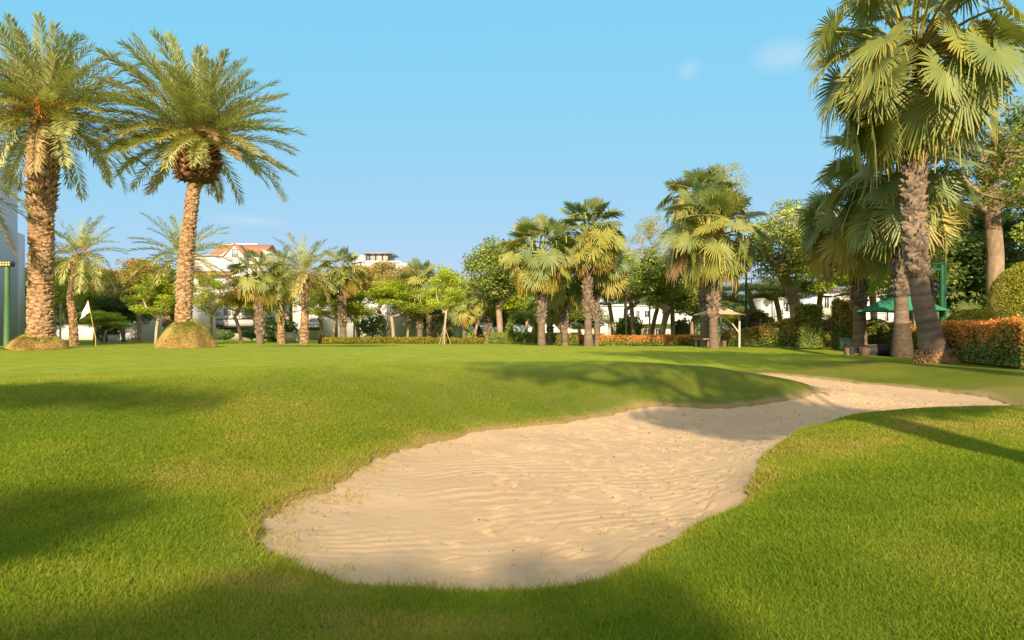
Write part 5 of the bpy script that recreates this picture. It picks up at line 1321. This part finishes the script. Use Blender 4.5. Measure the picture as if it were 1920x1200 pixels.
# three stick tripod propping small tree stems
for (px, d, lb) in ((727, 60, 'dark tripod of stakes in front of the shaded grey wall'), (316, 50, 'pale tripod of stakes at the foot of the slender tree by the low white wall'), (833, 52, 'pale tripod of stakes around the thin staked tree')):
    t, o = place_root('stake_tripod', lb, 'tree stakes', px, d, 'tripods of stakes propping trees')
    for k in range(3):
        a = k * 2.09 + .4; g = G(); g.tube(np.array([(.55 * math.cos(a), .55 * math.sin(a), -.05), (.04 * math.cos(a), .04 * math.sin(a), 1.35)]), .03, 5, .5); g.build('stake', M['black_metal'] if px == 727 else M['pale_bark'], t)
    if px == 727:
        g = G(); g.tube(np.array([(0, 0, -.05), (0, 0, 3.3)]), [.05, .03], 6, .3); g.build('stem', M['bark'], t)

# wire fence by the grey wall
t, o = place_root('wire_fence', 'dark wire fence panel between the grey wall and the first date palm', 'fence', 50, 44)
g = G()
for k in range(30): g.box(k * .05, k * .05 + .012, 0, .012, 1.0, 2.35)
for k in range(10): g.box(0, 1.5, 0, .012, 1.0 + k * .15, 1.012 + k * .15)
g.build('mesh_panel', M['fence'], t)
for k in (0, 1.5):
    g = G(); g.box(k - .03, k + .03, -.03, .03, -.1, 2.5); g.build('post', M['fence'], t)

# ------------------------------------------------------------------ buildings (local x along the front, y into the depth, z up)
def window(parent, x, z, w, h, y=0.0, frame='trim', pane='pane', mull=1, arched=False, axis_x=False):
    g = G(); f = .07
    for a in (x - f, x + w): g.box(a, a + f, y - .09, y - .002, z - f, z + h + f)
    g.box(x, x + w, y - .09, y - .002, z - f, z); g.box(x, x + w, y - .09, y - .002, z + h, z + h + f)
    for k in range(mull): xm = x + w * (k + 1) / (mull + 1); g.box(xm - .03, xm + .03, y - .075, y - .03, z, z + h)
    o = g.build('window', M[frame], parent)
    g = G(); g.box(x, x + w, y - .03, y - .003, z, z + h); g.build('pane', M[pane], o)
    return o
def part(name, mat, parent, *boxes):
    g = G()
    for b in boxes: g.box(*b)
    return g.build(name, M[mat] if isinstance(mat, str) else mat, parent)
def house(name, label, px, d, rz=0.0, z=-.2):
    x = (px - 960) / F * d
    return thing(name, label, 'building', (x, d, z), rz, None)

# 1 grey block at the left edge; its long face looks right and away from the sun
x0, y0 = -.7135 * 55, 55.0
t = thing('white_building', 'tall blank grey-white wall of a building at the left edge', 'building', (x0, y0, -.2), math.radians(-72.0))
# local x runs from the far corner towards the camera, local y (into the building) towards the left
part('wall', 'grey_wall', t, (0, 1.55, -14, 0, 0, 9.0), (1.55, 24, -14, 0, 0, 13.2))
part('step', 'grey_wall', t, (-.35, 1.1, -13, -.4, 6.9, 9.1), (1.2, 2.6, -13, -.4, 9.0, 10.6))
part('parapet', 'trim', t, (2.4, 24.1, -14.1, .06, 13.2, 13.5))
window(t, 9.0, 8.4, 1.4, 1.8, -14)

# 2 low white annex
t = house('white_building', 'low white wall left of the high turf heap', 258, 74)
part('wall', 'white_wall', t, (0, 5.0, 0, 8, 0, 5.2)); part('parapet', 'trim', t, (-.1, 5.1, -.1, 8.1, 5.2, 5.45)); part('shaded_side_wall', 'grey_wall', t, (-.12, -.003, .1, 8, 0, 5.0))  # thin grey side sheet, its shade put into the colour
window(t, 3.4, 2.7, .8, 1.4)

# 3 villa with the terracotta roof
d = 85; t = house('villa', 'white villa with terracotta tiled roof and small gabled dormer', 352, d)
def hx(px): return (px - 352) / F * d
def hz(py): return H - (py - HZ) / F * d + .2
W = hx(492)
part('wall', 'white_wall', t, (0, W, 0, 10, 0, hz(520)))
part('cornice', 'trim', t, (-.2, W + .2, -.25, 10.2, hz(521), hz(516)), (-.05, W + .05, -.12, 0, hz(600), hz(597)), (-.05, W + .05, -.12, 0, hz(585) - .9, hz(585) - .75))
g = G(); g.prism([(-1.0, hz(516)), (1.2, hz(507)), (1.2, hz(516))], -.3, hx(434), 0); g.build('lower_roof', M['red_tile'], t)
part('attic_wall', 'white_wall', t, (.2, W - .3, 1.2, 9.5, hz(518), hz(478)))
part('attic_ledge', 'trim', t, (-.1, W, .9, 9.8, hz(478), hz(476)))
ridge = H + .2 + (HZ - 459) / F * 90.2
g = G(); g.prism([(1.0, hz(476)), (5.2, ridge), (9.6, hz(476))], hx(382), hx(484), 0); rf = g.build('roof', M['red_tile'], t)
g = G(); g.prism([(.9, hz(476)), (5.2, ridge + .02), (5.2, ridge + .14), (.9, hz(476) + .14)], hx(412), hx(412) + .3, 0); g.box(hx(484), hx(484) + .3, .9, 9.6, hz(476), hz(467)); g.box(hx(382), hx(455), 5.0, 5.4, ridge - .05, ridge + .18); g.build('ridge_trim', M['trim'], rf)
gm = G(); gm.prism([(hx(420), hz(482)), (hx(440), hz(461)), (hx(460), hz(482))], -.1, 1.6, 1); dm = gm.build('dormer', M['white_wall'], t)
g = G()
for s0, s1 in (((420, 482), (440, 460)), ((440, 460), (460, 482))):
    a = np.array([hx(s0[0]), -.2, hz(s0[1])]); b2 = np.array([hx(s1[0]), -.2, hz(s1[1])]); g.add([a, b2, b2 + [0, 2.6, 0], a + [0, 2.6, 0], a + [0, 0, .25], b2 + [0, 0, .25], b2 + [0, 2.6, .25], a + [0, 2.6, .25]], [(0, 1, 2, 3), (4, 7, 6, 5), (0, 4, 5, 1), (1, 5, 6, 2), (2, 6, 7, 3), (3, 7, 4, 0)])
g.build('dormer_roof', M['red_tile'], dm)
part('bay', 'grey_wall', t, (hx(424), hx(457), .0, 1.25, hz(505), hz(482)))
for px in (430, 444): window(t, hx(px), hz(502), hx(352 + 10) - .1, hx(352 + 16), 0.0, 'trim', 'curtain', 0)
window(t, hx(437), hz(480), .6, .8, -.1, 'grey_trim', 'curtain', 0)
for px in (363, 371, 386, 392): window(t, hx(px), hz(588), .22, 1.15, 0, 'trim', 'pane', 0)
window(t, hx(364), hz(568), .7, .25, 0, 'trim', 'pane', 0)
for px in (421, 436, 455): window(t, hx(px), hz(590), .75, 1.5, 0, 'grey_trim', 'curtain', 1)
window(t, hx(371), hz(529), 1.3, .4, 0, 'trim', 'curtain', 0)
part('balcony', 'grey_wall', t, (hx(408), hx(482), -1.6, -.02, hz(611), hz(600)))
part('balcony_rail', 'grey_trim', t, (hx(408), hx(482), -1.65, -1.6, hz(600), hz(599)), (hx(408), hx(482), -1.65, -1.6, hz(594), hz(593)))
part('awning', 'black_metal', t, (hx(405), hx(484), -1.9, -.02, hz(613), hz(611) - .002))
gd = part('garage_door', 'shutter', t, (hx(421), hx(468), -.08, -.004, 0, hz(615)))
part('column', 'trim', t, (hx(415), hx(420), -.3, -.004, 0, hz(613) - .01)); part('column', 'trim', t, (hx(470), hx(474), -.3, -.004, 0, hz(613) - .01))
part('side_door', 'shutter', t, (hx(380), hx(393), -.06, -.004, 0, hz(615)))

# 4 grey wall building with glass roof room
d = 82; t = house('white_building', 'large pale wall building with a glass roof room on top', 590, d)
def hx(px): return (px - 590) / F * d
part('wall', 'grey_wall', t, (0, hx(800), 0, 9, 0, hz(536)), (hx(655), hx(770), 0.6, 9, hz(536), hz(492)))
part('parapet', 'trim', t, (hx(654), hx(748), .5, 9, hz(492), hz(488)))
part('glass_room_slab', 'grey_trim', t, (hx(676), hx(732), 1.2, 6, hz(473), hz(471)))
for px in (681, 686, 698, 711, 723, 727): part('glass_room_post', 'black_metal', t, (hx(px), hx(px) + .14, 1.6, 1.75, hz(488), hz(473)))
part('glass_room_pane', 'curtain', t, (hx(687), hx(723), 1.75, 1.80, hz(487.5), hz(473.5)))
part('glass_room_back', 'grey_wall', t, (hx(684), hx(728), 4.5, 4.7, hz(488), hz(474)))
gw = G(); gw.tube(np.array([(hx(672), 2, hz(488)), (hx(672), 2, hz(478)), (hx(672), 2, hz(475))]), [.55, .55, .2], 12); gw.build('water_tank', M['white_metal'], t)
d = 76; t = house('white_building', 'white house corner with a small balcony right of the upright date palm', 574, d)
def hx(px): return (px - 574) / F * d
part('wall', 'white_wall', t, (-1.5, hx(604), 0, 5, 0, hz(540)))
part('balcony', 'trim', t, (hx(577), hx(604), -1.0, -.003, hz(614), hz(611)), (hx(577), hx(604), -1.0, -.9, hz(611), hz(604)))
part('balcony_railing', 'black_metal', t, (hx(577), hx(604), -1.06, -1.0, hz(619), hz(614) - .003))
window(t, hx(582), hz(609), hx(574 + 8), 1.6, 0, 'trim', 'curtain', 0); window(t, hx(582), hz(584), hx(574 + 8), 1.3, 0, 'trim', 'curtain', 0)
for px in (596, 600): window(t, hx(px), hz(601), .16, .36, 0, 'trim', 'pane', 0)

# 5 white villa in the middle right
d = 108; t = house('villa', 'white villa with long balcony and cream stone ground floor behind the orange hedge', 1130, d)
def hx(px): return (px - 1130) / F * d
def hz(py): return H - (py - HZ) / F * d + .2
part('wall', 'white_wall', t, (0, hx(1300), 0, 10, 0, hz(574)), (hx(1100), hx(1130) - .003, 1, 9, 0, hz(560)))
part('parapet', 'trim', t, (-.2, hx(1300) + .2, -.3, 10, hz(574), hz(571)), (hx(1188), hx(1290), -.5, 9, hz(571), hz(565)))
part('stone_facing', 'cream_wall', t, (hx(1185), hx(1238), -.14, -.003, 0, hz(608)), (hx(1262), hx(1300), -.14, -.003, 0, hz(610)))
part('balcony', 'trim', t, (hx(1165), hx(1268), -1.7, -.15, hz(608), hz(600)))
part('balcony_rail', 'grey_trim', t, (hx(1165), hx(1268), -1.75, -1.7, hz(595), hz(594.3)))
for px in range(1166, 1268, 5): part('baluster', 'grey_trim', t, (hx(px), hx(px) + .05, -1.74, -1.7, hz(600), hz(595)))
for a, b2, y0_, y1_ in ((1193, 1199, 598, 583), (1209, 1217, 594, 583), (1242, 1251, 598, 583)): window(t, hx(a), hz(y0_), hx(b2) - hx(a), hz(y1_) - hz(y0_), 0, 'trim', 'pane', 1)
for a, b2 in ((1193, 1201), (1209, 1218), (1229, 1237)): window(t, hx(a), 0.1, hx(b2) - hx(a), hz(617) - .1, -.14, 'grey_trim', 'pane', 1)
for a in (1245, 1256): window(t, hx(a), 0.1, .35, hz(612) - .1, 0, 'trim', 'curtain', 0)

t = house('white_building', 'white house part with a dark doorway between the central palm trunks', 1068, 100)
part('wall', 'white_wall', t, (0, 5.6, 0, 6, 0, 3.3), (-6, -.002, 1, 6, 0, 2.6)); part('porch_roof', 'grey_tile', t, (0.3, 3.4, -1.2, -.01, 2.0, 2.25)); part('porch_wall', 'cream_wall', t, (2.7, 3.6, -.3, -.003, 0, 2.0)); window(t, 3.8, .1, .7, 1.7)

# 6 villa tower and wing on the right
d = 96; t = house('villa', 'white villa with a balconied tower, arch and grey brown roof behind the hedges', 1436, d)
def hx(px): return (px - 1436) / F * d
part('tower_wall', 'white_wall', t, (hx(1440), hx(1478), -.6, 8, 0, hz(562)))
part('bay', 'grey_wall', t, (hx(1443), hx(1461), -1.5, -.602, hz(604), hz(563)))  # bay coloured grey to stand for its shaded faces
part('cornice', 'trim', t, (hx(1434), hx(1484), -1.9, 8.4, hz(562), hz(558)))
g = G(); zb, ztp = hz(558), hz(545); xa, xb = hx(1432), hx(1486)
V = [(xa, -2.1, zb), (xb, -2.1, zb), (xb, 8.6, zb), (xa, 8.6, zb), (xa + 1.6, 1.5, ztp), (xb - 1.6, 1.5, ztp), (xb - 1.6, 5, ztp), (xa + 1.6, 5, ztp)]
g.add(V, [(0, 1, 5, 4), (1, 2, 6, 5), (2, 3, 7, 6), (3, 0, 4, 7), (4, 5, 6, 7), (3, 2, 1, 0)]); g.build('roof', M['grey_tile'], t)
window(t, hx(1447), hz(584), hx(1453) - hx(1447), hz(567) - hz(584), -1.5); window(t, hx(1463), hz(584), .9, 1.2, -.6)
part('balcony', 'trim', t, (hx(1444), hx(1482), -1.9, -1.502, hz(593), hz(591)), (hx(1444), hx(1446), -1.9, -1.6, hz(591), hz(579)), (hx(1459), hx(1461), -1.9, -1.6, hz(591), hz(579)))
for k in range(10): part('baluster', 'black_metal', t, (hx(1447) + k * .1, hx(1447) + k * .1 + .03, -1.85, -1.8, hz(591), hz(581)))
g = G(); a = np.linspace(0, np.pi, 12); r_ = .85
g.prism([(hx(1455) + 1 + r_ * math.cos(q), 1.9 + r_ * math.sin(q)) for q in a] + [(hx(1455) + 1 - r_, .1), (hx(1455) + 1 + r_, .1)], -.66, -.603, 1); g.build('arched_door', M['pane'], t)
part('gate_pillar', 'trim', t, (hx(1442), hx(1453), -3.2, -2.5, 0, 1.7), (hx(1440), hx(1455), -3.3, -2.4, 1.7, 1.9)); part('gate_pillar', 'trim', t, (hx(1475), hx(1481), -3.2, -2.5, 0, 1.9))
part('wing_wall', 'white_wall', t, (hx(1530), hx(1660), 0, 9, 0, hz(556)), (hx(1478) + .003, hx(1530) - .003, 2.0, 8, 0, hz(570)))
part('wing_cornice', 'trim', t, (hx(1570), hx(1660), -.5, 9, hz(556), hz(550)), (hx(1530), hx(1660), -.12, -.003, hz(588), hz(586)))
g = G(); g.prism([(-.9, hz(550)), (3.0, hz(538)), (7, hz(550))], hx(1574), hx(1664), 0); g.build('wing_roof', M['grey_tile'], t)
part('bay', 'white_wall', t, (hx(1535), hx(1570), -1.1, -.003, hz(590), hz(552)))
part('bay_shade', 'grey_wall', t, (hx(1549), hx(1555), -1.13, -1.102, hz(582), hz(555)))  # flat grey strip on the bay front, painted as a shaded face
for a_ in (1539, 1558): window(t, hx(a_), hz(578), hx(1436 + 8), hz(558) - hz(578), -1.1, 'trim', 'pane', 1)
for a_ in (1600, 1634): window(t, hx(a_), hz(578), .6, 1.2, 0)
t = house('villa', 'white upper storey with grey brown roof showing above the green umbrella', 1655, 112)
def hx(px): return (px - 1655) / F * 112
def hz(py): return H - (py - HZ) / F * 112 + .2
part('wall', 'white_wall', t, (hx(1640), hx(1700), 0, 9, 0, hz(540)), (hx(1640), hx(1712), -1.5, -.003, 0, hz(566)))
part('cornice', 'trim', t, (hx(1638), hx(1702), -.3, 9, hz(540), hz(537)))
g = G(); g.prism([(-3.2, hz(568)), (-.003, hz(558)), (-.003, hz(568))], hx(1636), hx(1716), 0); g.build('roof', M['grey_tile'], t)
window(t, hx(1669), hz(550), .7, .8); window(t, hx(1648), hz(602), .7, 1.5, -1.5)

# garden wall low behind the left lawn
t = house('garden_wall', 'long low white garden wall behind the left trees', 100, 80); t['category'] = 'wall'
part('panel', 'white_wall', t, (0, 12, 0, .2, 0, 1.9), (12.5, 18, 3, 3.2, 0, 1.6)); part('coping', 'grey_trim', t, (-.05, 12.05, -.06, .26, 1.9, 2.0), (12.45, 18.05, 2.94, 3.26, 1.6, 1.7))

# ------------------------------------------------------------------ trees behind and beside where one stands; only their shade reaches the picture
def shade_tree(kind, x, y, regions, label, seed, r0, n, leaf, spread, flat=.5):
    """a tree whose leaf clumps stand sunward of the patches of ground they shade; regions: x0, x1, y0, y1 on the ground, z0, z1 of the clumps, count"""
    rng = np.random.default_rng(seed); T = []; u = SUN_DIR / np.linalg.norm(SUN_DIR); k = 1 / math.tan(SUN_EL)
    for (xa, xb, ya, yb, za, zb, c) in regions:
        for _ in range(c):
            a = rng.uniform(0, 6.28); q = math.sqrt(rng.random()); gx_ = (xa + xb) / 2 + (xb - xa) / 2 * q * math.cos(a); gy_ = (ya + yb) / 2 + (yb - ya) / 2 * q * math.sin(a)
            z = rng.uniform(za, zb); T.append((gx_ - u[0] * (z + .3) * k - x, gy_ - u[1] * (z + .3) * k - y, z))
    T = np.array(T); zm = T[:, 2].min(); t = thing('leafy_tree', label, 'tree', (x, y, -.15), 0, 'trees behind the camera')
    tr = [(T[:, 0].mean() * f * .3, T[:, 1].mean() * f * .3, zm * .8 * f) for f in np.linspace(0, 1, 7)]
    nodes, par, rad = skeleton(T, tr, r0, rng); g = G(); limb_mesh(g, nodes, par, rad, rng); g.build('trunk', M['bark'], t, smooth=True)
    g = G(); leaves(g, T, n, spread, leaf, rng, rng.normal(.5, .15, len(T)), flat, .4); g.build('crown', M[kind], t)
shade_tree('green', 4.3, -2.0, [(2.8, 7.0, 10.2, 14.4, 5.2, 7.4, 90), (-1.5, 7.5, 15.0, 19.0, 7.6, 9.2, 34)], 'tree behind the camera whose shade crosses the right bank onto the sand', 301, .27, 110, .10, .42)
shade_tree('dark', -2.3, -17.0, [(-2.5, 0.3, 1.6, 3.4, 7.0, 10.5, 44), (-3.9, -2.8, 4.6, 5.3, 9.0, 10.5, 5), (-1.2, -.7, 3.6, 3.9, 8, 9, 2), (.2, .7, 3.7, 4.0, 8, 9, 2)], 'tree behind the camera shading the near rim of the sand', 302, .2, 110, .10, .38)
shade_tree('dark', 1.0, -7.5, [(.1, .75, 2.2, 3.2, 4.2, 5.0, 7)], 'small tree behind the camera shading a patch of the near lawn', 303, .09, 110, .09, .25)
shade_tree('olive', -8.5, -12.0, [(-7.4, -4.2, 9.8, 11.2, 8.5, 12.5, 16)], 'thin tree behind the camera streaking the left plateau', 304, .12, 90, .09, .36)
shade_tree('green', 14.0, 2.0, [(3.0, 16, 23.5, 31, 8.5, 12.0, 70)], 'very tall tree beside the view shading the far lawn', 305, .3, 120, .13, .6)

# a few worn things nobody would miss: pebbles at the far rim of the sand
print('objects', len(bpy.data.objects))
